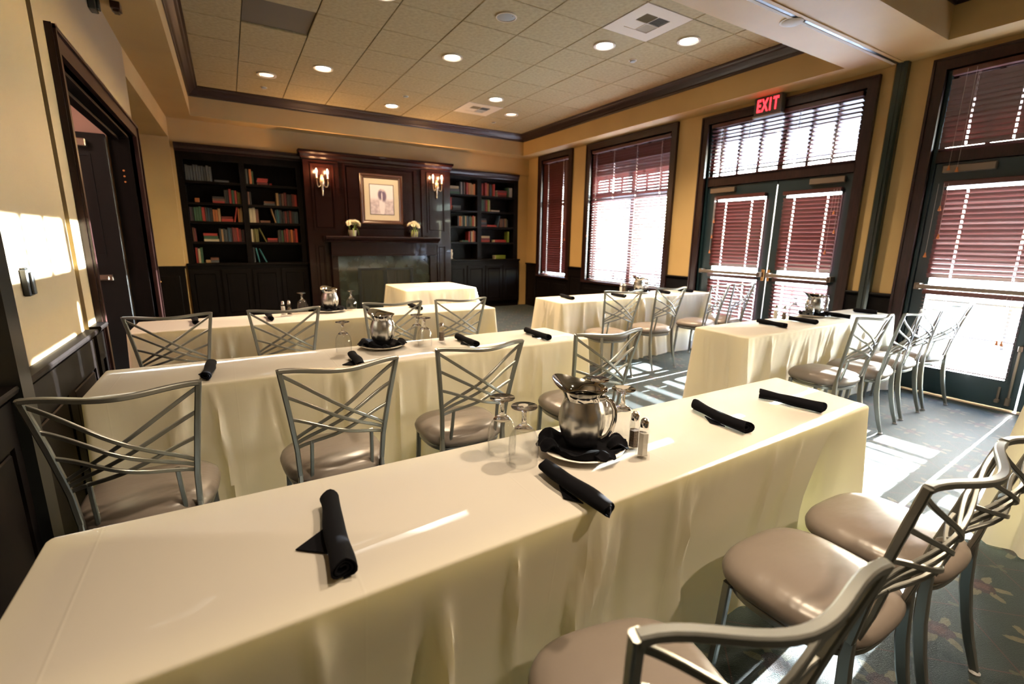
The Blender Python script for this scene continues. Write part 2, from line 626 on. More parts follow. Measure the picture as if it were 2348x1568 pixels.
# soffit ring and crossbeam
struct('beam_left', B(-0.70, CX0, YF, 8.9, ZS, 3.5), M['wall'])
struct('beam_right', B(CX1, XR + 0.1, YF, 8.9, ZS, 3.5), M['wall'])
struct('beam_back', B(CX0, CX1, CY1, 9.0, ZS, 3.5), M['wall'])
struct('beam_cross', B(CX0, CX1, YM2, YM, ZS, 3.5), M['wall'])
struct('beam_front', B(CX0, CX1, YF, YFC, ZS, 3.5), M['wall'])
PR = [(0.0, ZK), (0.012, ZK), (0.016, ZK + 0.020), (0.034, ZK + 0.030), (0.050, ZK + 0.052), (0.078, ZK + 0.084), (0.098, ZK + 0.092), (0.108, ZK + 0.108), (0.129, ZK + 0.114), (0.129, ZC + 0.006), (0.0, ZC + 0.006)]


def crown_ring(first, x0, x1, y0, y1):
    cs = [((x0, y0), (1, 1)), ((x1, y0), (-1, 1)), ((x1, y1), (-1, -1)), ((x0, y1), (1, -1))]
    for i in range(4):
        (p0, s0), (p1, s1) = cs[i], cs[(i + 1) % 4]
        v0 = [(p0[0] + s0[0] * d, p0[1] + s0[1] * d, z) for d, z in PR]
        v1 = [(p1[0] + s1[0] * d, p1[1] + s1[1] * d, z) for d, z in PR]
        n = len(PR)
        mb = MB().add(v0 + v1, [(k, (k + 1) % n, n + (k + 1) % n, n + k) for k in range(n)] + [tuple(range(n)), tuple(range(2 * n - 1, n - 1, -1))])
        struct('trim_%d' % (first + i), mb, M['crown'])


crown_ring(1, CX0, CX1, YM, CY1)
crown_ring(5, CX0, CX1, YFC, YM2)
# partition track in the crossbeam, its two wall posts
tr_ = struct('trim_9', B(-0.60, 5.58, 2.318, 2.342, ZS - 0.006, ZS + 0.02), M['blackmetal'])
struct('rail', B(-0.60, 5.58, 2.285, 2.314, ZS - 0.008, ZS + 0.02), M['wall'], tr_)
struct('rail', B(-0.60, 5.58, 2.346, 2.372, ZS - 0.008, ZS + 0.02), M['white'], tr_)
post = MB()
post.prism([(2.252, XR - 0.055), (2.268, XR - 0.075), (2.335, XR - 0.075), (2.35, XR - 0.055), (2.35, XR), (2.252, XR)], 'z', 0.0, ZS)
post.v = [(q[1], q[0], q[2]) for q in post.v]
pr_post = struct('trim_10', post, M['greenblack'])
struct('bead', B(XR - 0.085, XR - 0.074, 2.292, 2.312, 0.0, ZS), M['greenblack'], pr_post)
struct('trim_11', B(XL - 0.02, XL + 0.055, 2.01, 2.105, 0.0, ZS), M['blackmetal'])

# ---- left wall
DY0, DY1, DZ = 3.44, 5.78, 2.29       # door opening
wl = MB()
wl.box(XL - 0.18, XL, 3.17, DY0, 0, ZS)
wl.box(XL - 0.18, XL, DY1, 5.90, 0, ZS)
wl.box(XL - 0.18, XL, DY0, DY1, DZ, ZS)
wl.box(XL - 0.18, XL - 0.022, 3.08, 3.17, 0, ZS)
wl.box(XL - 0.18, XL, YF, 2.05, 0, ZS)
wall_left = struct('wall_left', wl, M['wall_dull'])
struct('pocket_panel', MB().cbox(XL - 0.05, XL + 0.004, 2.10, 3.08, 0.0, ZS, 0.004), M['wall_dull'], wall_left)
struct('groove_strip', B(XL - 0.03, XL - 0.020, 3.082, 3.168, 0.0, ZS), M['groove'], wall_left)
# alcove past the door: its lid, its far wall that faces the room's near end, and the partition to the hall
struct('beam_alcove', MB().hexa([(-2.3, 5.90, 2.83), (XL, 5.90, 2.83), (-0.592, YB, 2.80), (-2.3, YB, 2.80)], [(-2.3, 5.90, ZS), (XL, 5.90, ZS), (-0.592, YB, ZS), (-2.3, YB, ZS)]), M['wall'])
struct('wall_alcove', B(-2.3, -0.592, 8.80, YB, 0.0, 2.815).box(-2.4, -2.3, 5.80, 8.9, 0.0, 2.83).box(-2.4, XL - 0.18, 5.79, 5.90, 0.0, ZS), M['wall'])

# wainscot and chair rail on the left wall
RAILP = [(0.0, 0.872), (0.014, 0.872), (0.018, 0.884), (0.030, 0.892), (0.046, 0.905), (0.050, 0.918), (0.046, 0.928), (0.0, 0.928)]


def rail_y(face, sgn, y0, y1):
    mb = MB().prism([(face + sgn * d, z) for d, z in RAILP], 'y', y0, y1)
    return mb


def wainscot(name, face, sgn, y0, y1, npan, top=0.88):
    """boarded dado with recessed panels along a wall that runs in y"""
    base = struct(name, B(min(face, face + sgn * 0.012), max(face, face + sgn * 0.012), y0, y1, 0.0, top), M['blackwood'])
    f0, f1 = face + sgn * 0.012, face + sgn * 0.024
    x0, x1 = min(f0, f1), max(f0, f1)
    struct('frame_board', B(x0, x1, y0, y1, 0.74, top), M['blackwood'], base)
    struct('frame_board', B(x0, x1, y0, y1, 0.0, 0.16), M['blackwood'], base)
    w = (y1 - y0) / npan
    for i in range(npan + 1):
        c = y0 + i * w
        struct('frame_board', B(x0, x1, max(y0, c - 0.045), min(y1, c + 0.045), 0.16, 0.74), M['blackwood'], base)
    for i in range(npan):
        a, b = y0 + i * w + 0.06, y0 + (i + 1) * w - 0.06
        if b - a > 0.05:
            struct('panel', MB().cbox(x0, x1 - sgn * 0.003 if sgn > 0 else x1, a, b, 0.175, 0.725, 0.005), M['blackwood'], base)
    struct('chair_rail', rail_y(face, sgn, y0, y1), M['blackwood'], base)
    return base


wainscot('wall_panelling_left', XL + 0.004, 1, 2.105, 3.08, 2)
wainscot('wall_panelling_left', XL, 1, -1.0, 2.01, 5)
wainscot('wall_panelling_left', XL, 1, 3.17, 3.335, 1)
wa = struct('wall_panelling_alcove', B(-2.3, -0.60, 8.785, 8.80, 0.0, 0.93), M['blackwood'])
for k in range(4):
    xa_ = -2.22 + k * 0.405
    struct('panel', MB().cbox(xa_, xa_ + 0.33, 8.773, 8.787, 0.16, 0.80, 0.005), M['blackwood'], wa)
struct('chair_rail', B(-2.3, -0.585, 8.755, 8.80, 0.915, 0.95), M['blackwood'], wa)

# door in the left wall: casing, reveal, far leaf standing open into the hall
d1 = struct('door_1', MB().box(XL - 0.03, XL + 0.028, DY0 - 0.11, DY0, 0, DZ + 0.11), M['wood'])
d1['label'] = 'dark wood cased doorway in the tan wall with one leaf open'
struct('casing', B(XL - 0.03, XL + 0.028, DY1, DY1 + 0.11, 0, DZ + 0.11), M['wood'], d1)
struct('casing', B(XL - 0.03, XL + 0.028, DY0, DY1, DZ, DZ + 0.11), M['wood'], d1)
for y in (DY0 - 0.10, DY1 + 0.085):
    struct('casing_bead', B(XL + 0.028, XL + 0.040, y, y + 0.02, 0, DZ + 0.10), M['wood'], d1)
struct('casing_bead', B(XL + 0.028, XL + 0.040, DY0 - 0.10, DY1 + 0.10, DZ + 0.088, DZ + 0.108), M['wood'], d1)
struct('jamb', B(XL - 0.18, XL - 0.03, DY0 - 0.01, DY0 + 0.015, 0, DZ), M['blackwood'], d1)
struct('jamb', B(XL - 0.18, XL - 0.03, DY1 - 0.015, DY1 + 0.01, 0, DZ), M['blackwood'], d1)
struct('head_jamb', B(XL - 0.18, XL - 0.03, DY0, DY1, DZ - 0.02, DZ + 0.01), M['blackwood'], d1)
struct('door_stop', B(XL - 0.12, XL - 0.10, DY0 + 0.015, DY1 - 0.015, DZ - 0.045, DZ - 0.02), M['blackwood'], d1)
lf = struct('leaf', MB().cbox(-1.74, -0.85, 5.70, 5.745, 0.01, DZ - 0.015, 0.003), M['blackdoor'], d1)
struct('panel_mould', MB().box(-1.62, -0.97, 5.692, 5.70, 1.2, 1.22).box(-1.62, -0.97, 5.692, 5.70, 2.08, 2.10).box(-1.62, -1.60, 5.692, 5.70, 1.22, 2.08).box(-0.99, -0.97, 5.692, 5.70, 1.22, 2.08), M['blackdoor'], lf)
struct('panic_bar', MB().cbox(-1.66, -0.97, 5.63, 5.67, 0.99, 1.03, 0.006).box(-1.06, -0.95, 5.65, 5.70, 0.985, 1.035), M['bar'], lf)
struct('door_closer', MB().cbox(-1.22, -0.98, 5.63, 5.70, 2.15, 2.215, 0.006), M['bar'], lf)
for z in (1.98, 1.93, 1.88):
    struct('hinge_screw', MB().tube([(XL - 0.10, DY1 - 0.017, z), (XL - 0.10, DY1 - 0.022, z)], 0.009, 8, up=(0, 0, 1)), M['brass'], d1)
# the hall beyond the door
struct('wall_hall', B(-3.1, -3.0, 2.6, 5.9, 0, 3.30).box(-3.1, -0.86, 2.5, 2.6, 0, 3.30).box(-3.1, -2.3, 5.80, 5.9, 0, 3.30).box(-2.3, -0.85, 5.775, 5.79, 0, 3.30), M['pinkwall'])
struct('ceiling_hall', B(-3.1, -0.86, 2.5, 5.9, 3.28, 3.30), M['pinkwall'])
hl = bpy.data.lights.new('hall_lamp', 'AREA')
hl.energy = HALL_W
hl.size = 0.5
hl.color = (1, 0.72, 0.58)
ho = bpy.data.objects.new('hall_lamp', hl)
COL.objects.link(ho)
ho.location = (-2.2, 3.6, 3.15)

# small fittings on the left wall
t = thing('door_latch', 'small black latch box on the tan sliding panel by the sun patch', 'latch', (XL + 0.004, 2.385, 1.22))
MB().cbox(0.0, 0.022, -0.022, 0.022, -0.048, 0.048, 0.004).build('body', M['enamel'], t)
MB().cbox(0.021, 0.032, -0.011, 0.011, -0.042, 0.038, 0.003).build('lever', M['enamel'], t)
MB().cbox(0.003, 0.018, -0.011, 0.013, 0.047, 0.055, 0.003).build('cap', M['blackmetal'], t)
t = thing('wall_bracket', 'short dark green bracket high on the tan wall above the doorway', 'bracket', (XL, 4.60, 2.90))
MB().cbox(0, 0.045, -0.05, 0.05, 0.0, 0.178, 0.006).build('plate', M['greenblack'], t)
MB().cbox(0.045, 0.06, -0.028, 0.028, 0.012, 0.17, 0.004).build('rib', M['greenblack'], t)
t = thing('ceiling_bracket', 'dark brown bracket hanging under the soffit near the doorway', 'bracket', (-0.545, 4.90, ZS))
MB().cbox(-0.03, 0.03, -0.05, 0.05, -0.05, 0.0, 0.004).build('plate', M['wood'], t)
MB().cbox(-0.018, 0.018, -0.036, 0.036, -0.065, -0.05, 0.003).build('rib', M['wood'], t)
t = thing('door_lever', 'small brass lever on the dark panelling past the doorway', 'handle', (-1.04, 8.783, 0.72))
MB().cbox(-0.03, 0.03, -0.012, 0.0, -0.03, 0.03, 0.003).build('plate', M['brass'], t)
MB().cbox(-0.012, 0.012, -0.04, -0.012, -0.01, 0.012, 0.003).cbox(-0.012, 0.13, -0.042, -0.028, -0.012, 0.016, 0.003).build('handle', M['brass'], t)

# ---- back wall
wb = MB()
wb.box(-1.2, XR + 0.2, 9.22, 9.4, 0, 3.5)
struct('wall_back', wb, M['wall'])
struct('wall_header', B(-0.60, XR, YB, 9.22, 2.745, ZS), M['wall'])
struct('wall_return', B(-0.62, -0.548, YB, 9.22, 0.0, 2.745), M['wall'])
struct('wall_return', B(5.405, XR, YB + 0.02, 9.22, 0.0, 2.745), M['wall'])

# ---- right wall with its openings
W1 = (7.43, 8.335, 0.70, 2.985)
W2 = (5.02, 6.81, 0.70, 2.965)
D1Y = (2.575, 4.405)
D2Y = (0.155, 1.965)
DTOP = 2.93
wr = MB()
xa, xb = XR, XR + 0.20
wr.box(xa, xb, YF, D2Y[0], 0, ZS)
wr.box(xa, xb, D2Y[1], D1Y[0], 0, ZS)
wr.box(xa, xb, D1Y[1], W2[0], 0, ZS)
wr.box(xa, xb, W2[1], W1[0], 0, ZS)
wr.box(xa, xb, W1[1], 9.4, 0, ZS)
for (y0, y1, z0, z1) in (W1, W2):
    wr.box(xa, xb, y0, y1, 0, z0)
    wr.box(xa, xb, y0, y1, z1, ZS)
for (y0, y1) in (D1Y, D2Y):
    wr.box(xa, xb, y0, y1, DTOP, ZS)
wr.box(xa, xb, YF, 9.4, ZS, 3.6)
struct('wall_right', wr, M['wall'])
struct('wall_front', B(-3.2, XR + 0.2, YF - 0.2, YF, 0, 3.6), M['wall'])


def casing(parent, y0, y1, z0, z1, w, bottom, x=XR, d=0.035):
    """flat casing with a raised outer bead round an opening in the right wall"""
    a, b = x - d, x + 0.06
    struct('casing', B(a, b, y0 - w, y0, z0, z1 + w), M['wood'], parent)
    struct('casing', B(a, b, y1, y1 + w, z0, z1 + w), M['wood'], parent)
    struct('casing', B(a, b, y0, y1, z1, z1 + w), M['wood'], parent)
    e = a - 0.012
    struct('casing_bead', B(e, a, y0 - w, y0 - w + 0.02, z0, z1 + w), M['wood'], parent)
    struct('casing_bead', B(e, a, y1 + w - 0.02, y1 + w, z0, z1 + w), M['wood'], parent)
    struct('casing_bead', B(e, a, y0 - w + 0.02, y1 + w - 0.02, z1 + w - 0.02, z1 + w), M['wood'], parent)
    if bottom:
        struct('sill', MB().cbox(a - 0.02, b, y0 - w, y1 + w, z0 - 0.035, z0, 0.005), M['wood'], parent)


def sash(parent, y0, y1, z0, z1, x, fw=0.045, d=0.04, material=None, bars_y=(), bars_z=(), bw=0.036):
    material = material or M['wood']
    struct('sash', MB().box(x, x + d, y0, y0 + fw, z0, z1).box(x, x + d, y1 - fw, y1, z0, z1).box(x, x + d, y0 + fw, y1 - fw, z0, z0 + fw).box(x, x + d, y0 + fw, y1 - fw, z1 - fw, z1), material, parent)
    for b in bars_y:
        struct('muntin', B(x + 0.008, x + d - 0.008, b - bw / 2, b + bw / 2, z0 + fw, z1 - fw), material, parent)
    for b in bars_z:
        struct('muntin', B(x + 0.009, x + d - 0.009, y0 + fw, y1 - fw, b - bw / 2, b + bw / 2), material, parent)
    struct('pane', B(x + 0.017, x + 0.021, y0 + fw - 0.004, y1 - fw + 0.004, z0 + fw - 0.004, z1 - fw + 0.004), M['pane'], parent)


PX = XR + 0.115     # plane of the window sashes
w1 = struct('window_1', B(XR + 0.06, XR + 0.11, W1[0], W1[0] + 0.02, W1[2], W1[3]).box(XR + 0.06, XR + 0.11, W1[1] - 0.02, W1[1], W1[2], W1[3]).box(XR + 0.06, XR + 0.11, W1[0], W1[1], W1[3] - 0.02, W1[3]), M['wood'], label='narrow dark framed window beside the bookcase')
casing(w1, W1[0], W1[1], W1[2], W1[3], 0.105, True)
sash(w1, W1[0], W1[1], 2.16, W1[3], PX, bars_y=(7.73, 8.03))
sash(w1, W1[0], W1[1], W1[2], 2.14, PX)
w2 = struct('window_2', B(XR + 0.06, XR + 0.11, W2[0], W2[0] + 0.02, W2[2], W2[3]).box(XR + 0.06, XR + 0.11, W2[1] - 0.02, W2[1], W2[2], W2[3]).box(XR + 0.06, XR + 0.11, W2[0], W2[1], W2[3] - 0.02, W2[3]), M['wood'], label='wide dark framed window between the narrow window and the double doors')
casing(w2, W2[0], W2[1], W2[2], W2[3], 0.105, True)
sash(w2, W2[0], 5.865, 2.16, W2[3], PX, bars_y=(5.31, 5.59))
sash(w2, 5.865, W2[1], 2.16, W2[3], PX, bars_y=(6.15, 6.46))
sash(w2, W2[0], 5.865, W2[2], 2.14, PX, fw=0.05)
sash(w2, 5.865, W2[1], W2[2], 2.14, PX, fw=0.05)

def door_leaf(parent, y0, y1, gy0, gy1, gz0, gz1, z1, handle_side, x=XR + 0.05):
    d = 0.045
    lf = struct('leaf', MB().box(x, x + d, y0, gy0, 0.012, z1).box(x, x + d, gy1, y1, 0.012, z1).box(x, x + d, gy0, gy1, 0.012, gz0).box(x, x + d, gy0, gy1, gz1, z1), M['teal'], parent)
    struct('pane', B(x + 0.02, x + 0.024, gy0 - 0.004, gy1 + 0.004, gz0 - 0.004, gz1 + 0.004), M['pane'], lf)
    g = 0.018
    struct('glazing_bead', MB().box(x - 0.006, x, gy0 - g, gy0, gz0 - g, gz1 + g).box(x - 0.006, x, gy1, gy1 + g, gz0 - g, gz1 + g).box(x - 0.006, x, gy0, gy1, gz0 - g, gz0).box(x - 0.006, x, gy0, gy1, gz1, gz1 + g), M['teal'], lf)
    struct('panic_bar', MB().cbox(x - 0.115, x - 0.085, y0 + 0.05, y1 - 0.05, 1.005, 1.045, 0.006).cbox(x - 0.09, x, y0 + 0.03, y0 + 0.075, 0.995, 1.055, 0.004).cbox(x - 0.09, x, y1 - 0.075, y1 - 0.03, 0.995, 1.055, 0.004), M['bar'], lf)
    yc = y0 + 0.03 if handle_side < 0 else y1 - 0.03
    struct('latch_case', MB().cbox(x - 0.03, x, yc - 0.017, yc + 0.017, 0.95, 1.09, 0.004), M['brass'], lf)
    ya = y1 - 0.42 if handle_side < 0 else y0 + 0.06
    struct('door_closer', MB().cbox(x - 0.05, x, ya, ya + 0.36, z1 - 0.085, z1 - 0.02, 0.006), M['bar'], lf)
    return lf


def door_unit(name, label, oy, zt0, leaves, mull, tb):
    """frame with a transom light above a pair of glazed leaves"""
    d = struct(name, B(XR + 0.03, XR + 0.12, oy[0], oy[0] + 0.03, 0, DTOP).box(XR + 0.03, XR + 0.12, oy[1] - 0.03, oy[1], 0, DTOP).box(XR + 0.03, XR + 0.12, oy[0] + 0.03, oy[1] - 0.03, DTOP - 0.02, DTOP), M['teal'], label=label)
    casing(d, oy[0], oy[1], 0.0, DTOP, 0.10, False)
    struct('transom_bar', MB().box(XR + 0.02, XR + 0.12, oy[0] + 0.03, oy[1] - 0.03, 2.145, zt0), M['wood'], d)
    sash(d, oy[0] + 0.03, mull, zt0, DTOP - 0.02, XR + 0.07, fw=0.035, bars_y=[b for b in tb if b < mull], bars_z=())
    sash(d, mull, oy[1] - 0.03, zt0, DTOP - 0.02, XR + 0.07, fw=0.035, bars_y=[b for b in tb if b > mull], bars_z=())
    struct('door_stop', MB().box(XR + 0.095, XR + 0.12, oy[0] + 0.02, oy[0] + 0.065, 0.01, 2.15).box(XR + 0.095, XR + 0.12, oy[1] - 0.065, oy[1] - 0.02, 0.01, 2.15).box(XR + 0.095, XR + 0.12, oy[0] + 0.065, oy[1] - 0.065, 2.10, 2.15), M['teal'], d)
    struct('threshold', MB().cbox(XR - 0.02, XR + 0.14, oy[0], oy[1], 0.0, 0.010, 0.003), M['bar'], d)
    for a in leaves:
        door_leaf(d, *a)
    return d


dA_ = door_unit('door_2', 'glazed double doors with transom under the exit sign', D1Y, 2.24,
                [(2.61, 3.409, 2.70, 3.285, 0.26, 1.975, 2.135, 1), (3.421, 4.37, 3.535, 4.20, 0.26, 1.985, 2.135, -1)], 3.43, (2.87, 3.13, 3.72, 4.0, 4.25))
dB_ = door_unit('door_3', 'tall glazed double doors beyond the black wall post', D2Y, 2.24,
                [(0.19, 1.053, 0.30, 0.95, 0.26, 1.945, 2.135, 1), (1.066, 1.93, 1.165, 1.82, 0.26, 1.945, 2.135, -1)], 1.06, (0.5, 0.78, 1.34, 1.62))
# flush bolt and rod on the near edge of door_3's leaf
struct('flush_bolt', MB().tube([(XR + 0.03, 1.112, 0.10), (XR + 0.03, 1.112, 0.55)], 0.010, 8, up=(0, 1, 0)).cbox(XR + 0.015, XR + 0.05, 1.098, 1.126, 0.53, 0.58, 0.004).cbox(XR + 0.01, XR + 0.05, 1.096, 1.128, 0.05, 0.12, 0.004), M['bar'], dB_)
struct('kick_stop', MB().cbox(XR + 0.01, XR + 0.05, 1.165, 1.195, 0.06, 0.09, 0.004).tube([(XR + 0.035, 1.18, 0.08), (XR + 0.035, 1.18, 0.20)], 0.009, 8, up=(0, 1, 0)), M['bar'], dB_)

# dado between the openings on the right wall
for (y0, y1, n) in ((W1[1] + 0.11, YB, 1), (W2[1] + 0.11, W1[0] - 0.11, 1), (D1Y[1] + 0.105, W2[0] - 0.11, 1), (D2Y[1] + 0.105, 2.25, 1), (2.352, D1Y[0] - 0.105, 1), (YF, D2Y[0] - 0.105, 5)):
    wainscot('wall_panelling_right', XR, -1, y0, y1, n)
for (y0, y1) in ((W1[0] - 0.10, W1[1] + 0.10), (W2[0] - 0.10, W2[1] + 0.10)):
    b_o = struct('wall_panelling_right', B(XR - 0.020, XR, y0, y1, 0.0, 0.66), M['blackwood'])
    nn = max(1, round((y1 - y0) / 0.6))
    for i in range(nn):
        q = (y1 - y0) / nn
        struct('panel', MB().cbox(XR - 0.030, XR - 0.018, y0 + i * q + 0.08, y0 + (i + 1) * q - 0.08, 0.14, 0.56, 0.004), M['blackwood'], b_o)

# ------------------------------------------------------------------ outside
struct('ground', B(5.9, 900, -900, 900, -0.30, -0.14), M['concrete'])
struct('ground_slab', B(5.86, 9.4, -6, 14, -0.14, -0.03), M['concrete'])
struct('roof_porch', B(5.86, 7.15, -6, 14, 2.72, 3.50), M['porch'])
t = thing('patio_railing', 'low metal patio railing seen through the glazed door blinds', 'railing', (9.3, 0, -0.03))
MB().box(-0.02, 0.02, -4, 12, 0.60, 0.64).build('top_rail', M['blackmetal'], t)
MB().box(-0.015, 0.015, -4, 12, 0.10, 0.13).build('bottom_rail', M['blackmetal'], t)
rp = B(-0.02, 0.02, -0.02, 0.02, 0.0, 0.60).mesh('post', M['blackmetal'])
for k in range(17):
    link('post', rp, t, (0, -4 + k, 0))


# ------------------------------------------------------------------ blinds
def slat_mesh(L_, holes, wid=0.050, th=0.0028):
    """a cambered slat with a slot where each cord passes; runs along y"""
    mb = MB()
    cuts = [0.0]
    for h in holes:
        cuts += [h - 0.007, h + 0.007]
    cuts.append(L_)
    k = 4
    for i in range(len(cuts) - 1):
        a, b = cuts[i], cuts[i + 1]
        if i % 2 == 0:
            segs = [(-wid / 2, wid / 2)]
        else:
            segs = [(-wid / 2, -wid * 0.24), (wid * 0.24, wid / 2)]
        for (u0, u1) in segs:
            n = 3 if i % 2 == 0 else 1
            top, bot = [], []
            for q in range(n + 1):
                u = u0 + (u1 - u0) * q / n
                cz = 0.0022 * (1 - (2 * u / wid) ** 2)
                top.append((u, cz + th / 2))
                bot.append((u, cz - th / 2))
            mb.prism(bot + top[::-1], 'y', a, b)
    return mb.mesh('slat', M['slat'])


def blind(label, y0, y1, z0, z1, tilt, spacing, cords, x=XR + 0.015, wid=0.05, gap_top=0.03, tassels=(), bottom=True, group=None, rev=None):
    """venetian blind hung inside an opening; local origin at its foot, running along y"""
    t = thing('window_blind', label, 'blind', (x, y0, z0), 0.0, group)
    L_, H = y1 - y0, z1 - z0
    MB().cbox(-0.028, 0.028, 0.0, L_, H - 0.045, H, 0.003).build('headrail', M['slat'], t)
    if bottom:
        MB().cbox(-0.024, 0.024, 0.0, L_, 0.0, 0.014, 0.003).build('bottom_rail', M['slat'], t)
    sm = slat_mesh(L_, cords, wid)
    t0 = tilt(0, H) if callable(tilt) else tilt
    zz = H - 0.045 - gap_top - wid * 0.5 * abs(sin(rad(t0)))
    lo = (0.02 if bottom else 0.0) + wid * 0.5 * abs(sin(rad(t0)))
    k = 0
    while zz > lo:
        s_ = link('slat', sm, t, (0, 0, zz))
        tl = tilt(k, zz) if callable(tilt) else tilt
        s_.rotation_euler = (random.uniform(-0.0015, 0.0015), rad(tl + random.uniform(-1.6, 1.6)), 0)
        zz -= spacing
        k += 1
    for c in cords:
        cm = MB()
        for sx in (-1, 1):
            xo = sx * (wid / 2 + 0.002) * max(0.35, cos(rad(t0)))
            cm.box(xo - 0.0008, xo + 0.0008, c - 0.006, c - 0.0045, 0.01, H - 0.03).box(xo - 0.0008, xo + 0.0008, c + 0.0045, c + 0.006, 0.01, H - 0.03)
        cm.build('ladder_cord', M['cord'], t)
    for (ty, tz) in tassels:
        tp = MB().tube([(-0.045, ty, tz - z0), (-0.045, ty, H - 0.02)], 0.0013, 5, up=(0, 1, 0)).build('pull_cord', M['cord'], t)
        MB().lathe([(0.0, 0.030), (0.005, 0.028), (0.006, 0.015), (0.013, -0.010), (0.012, -0.014), (0.0, -0.016)], 10, (-0.045, ty, tz - z0 - 0.02)).build('tassel', M['tassel'], tp, smooth=40)
    return t


blind('dark closed blind filling the narrow window beside the bookcase', W1[0] + 0.03, W1[1] - 0.03, W1[2] + 0.02, W1[3] - 0.02, 74, 0.045, (0.17, 0.67), tassels=((0.05, 1.75), (0.02, 1.45), (0.13, 1.3)))
blind('half open sunlit blind filling the wide window', W2[0] + 0.03, W2[1] - 0.03, W2[2] + 0.02, W2[3] - 0.02, lambda k, z_: 33 if z_ < 1.42 else (58 if z_ > 1.98 else 47), 0.045, (0.16, 0.66, 1.18, 1.62), tassels=((1.77, 1.52),))
blind('short open blind across the transom above the exit sign doors', D1Y[0] + 0.04, D1Y[1] - 0.04, 2.25, DTOP - 0.01, 17, 0.044, (0.22, 0.62, 1.22, 1.6))
blind('closed upper blind on the door leaf next to the black wall post', 2.68, 3.30, 1.07, 2.00, 63, 0.044, (0.13, 0.49), tassels=((0.03, 1.75), (0.06, 1.33), (0.0, 1.55)), x=XR + 0.010, bottom=False)
blind('lower blind of the door leaf next to the black wall post', 2.68, 3.30, 0.29, 1.00, 40, 0.044, (0.13, 0.49), x=XR + 0.010)
blind('closed upper blind on the door leaf next to the wide window', 3.52, 4.215, 1.07, 2.01, 63, 0.044, (0.17, 0.53), tassels=((0.66, 1.7), (0.67, 1.5), (0.68, 1.3)), x=XR + 0.010, bottom=False)
blind('lower blind of the door leaf next to the wide window', 3.52, 4.215, 0.29, 1.00, 60, 0.044, (0.17, 0.53), x=XR + 0.010)
blind('closed dark blind in the transom beyond the black wall post', D2Y[0] + 0.04, D2Y[1] - 0.04, 2.25, DTOP - 0.01, 68, 0.044, (0.35, 0.85, 1.25, 1.55), tassels=((1.62, 2.10), (1.56, 2.08)))
blind('closed upper blind on the tall door beyond the black wall post', 1.15, 1.835, 1.07, 1.975, 60, 0.044, (0.10, 0.51), tassels=((0.67, 1.75), (0.64, 1.5), (0.71, 1.33)), x=XR + 0.010, bottom=False)
blind('open lower blind on the tall door, glaring white with sun', 1.15, 1.835, 0.28, 1.00, 12, 0.034, (0.10, 0.51), x=XR + 0.010, wid=0.036, tassels=((0.10, 0.6), (0.07, 0.6)))
struct('blind_panel', B(XR - 0.005, XR + 0.03, 0.28, 0.97, 1.07, 1.97), M['slat'], dB_)
sm_ = slat_mesh(0.69, (0.12, 0.57))
for k in range(15):
    o = link('blind_slat', sm_, dB_, (XR + 0.012, 0.28, 0.31 + k * 0.046))
    o.rotation_euler = (0, rad(22), 0)

# ------------------------------------------------------------------ ceiling fittings
M['ventblade_shaded'] = mat('vent blade shaded tone', (0.16, 0.15, 0.12), 0.6)  # blades seen in shade: the darkness is put into their colour
M['ventblade_lit'] = mat('vent blade lit tone', (0.42, 0.35, 0.24), 0.6)  # same blades facing the light, lit tone put into the colour

def ring_mb(r0, r1, z0, z1, n=28):
    return MB().lathe([(r0, z0), (r1, z0), (r1, z1), (r0, z1)], n, close=True)


DL = [(0.645, 7.37, 'mid', 'dim recessed downlight nearest the corner above the left bookcase'),
      (1.23, 6.71, 'on', 'bright recessed downlight between the dim corner one and the centre'),
      (2.437, 5.50, 'on', 'recessed downlight alone near the middle of the tiled ceiling'),
      (3.68, 4.30, 'on', 'bright downlight just beyond the large square vent'),
      (4.33, 3.735, 'on', 'largest looking downlight beside the vent and crossbeam'),
      (2.44, 7.88, 'on', 'bright downlight closest to the crown above the framed picture'),
      (3.646, 6.66, 'on', 'glaring white downlight next to the small far vent'),
      (4.274, 7.27, 'mid', 'dim downlight near the far corner above the narrow window'),
      (1.36, 4.50, 'on', 'downlight at the top of the frame past the bare brown tile')]
DX = [(1.9, 0.9, 0.95), (0.65, 0.6, 0.62), (1.9, -1.2, 1.3), (3.4, -2.4, 0.8)]
WARM, WHITE = (1.0, 0.66, 0.34), (1.0, 0.78, 0.54)
POWER = [0.30, 1.2, 1.8, 1.8, 1.3, 0.75, 1.2, 0.4, 1.8]
ring_me = ring_mb(0.096, 0.116, -0.012, 0.003).mesh('trim_ring', M['trimring'], 40)
can_me = MB().lathe([(0.0968, -0.010), (0.090, -0.004), (0.086, -0.002), (0.0, -0.0015)], 28, caps=False).mesh('reflector', M['reflector'], 40)
disc = {k: MB().lathe([(0.0, -0.0085), (0.070, -0.0065), (0.085, -0.003), (0.0, -0.0025)], 24).mesh('lamp', M['bulb_' + k], 40) for k in ('on', 'mid')}


def spot(x, y, z, watts, size=128, col=(1.0, 0.79, 0.59)):
    l_ = bpy.data.lights.new('downlight_beam', 'SPOT')
    l_.energy = watts
    l_.spot_size = rad(size)
    l_.spot_blend = 1.0
    l_.shadow_soft_size = 0.06
    l_.color = col
    o = bpy.data.objects.new('downlight_beam', l_)
    COL.objects.link(o)
    o.location = (x, y, z)
    return o


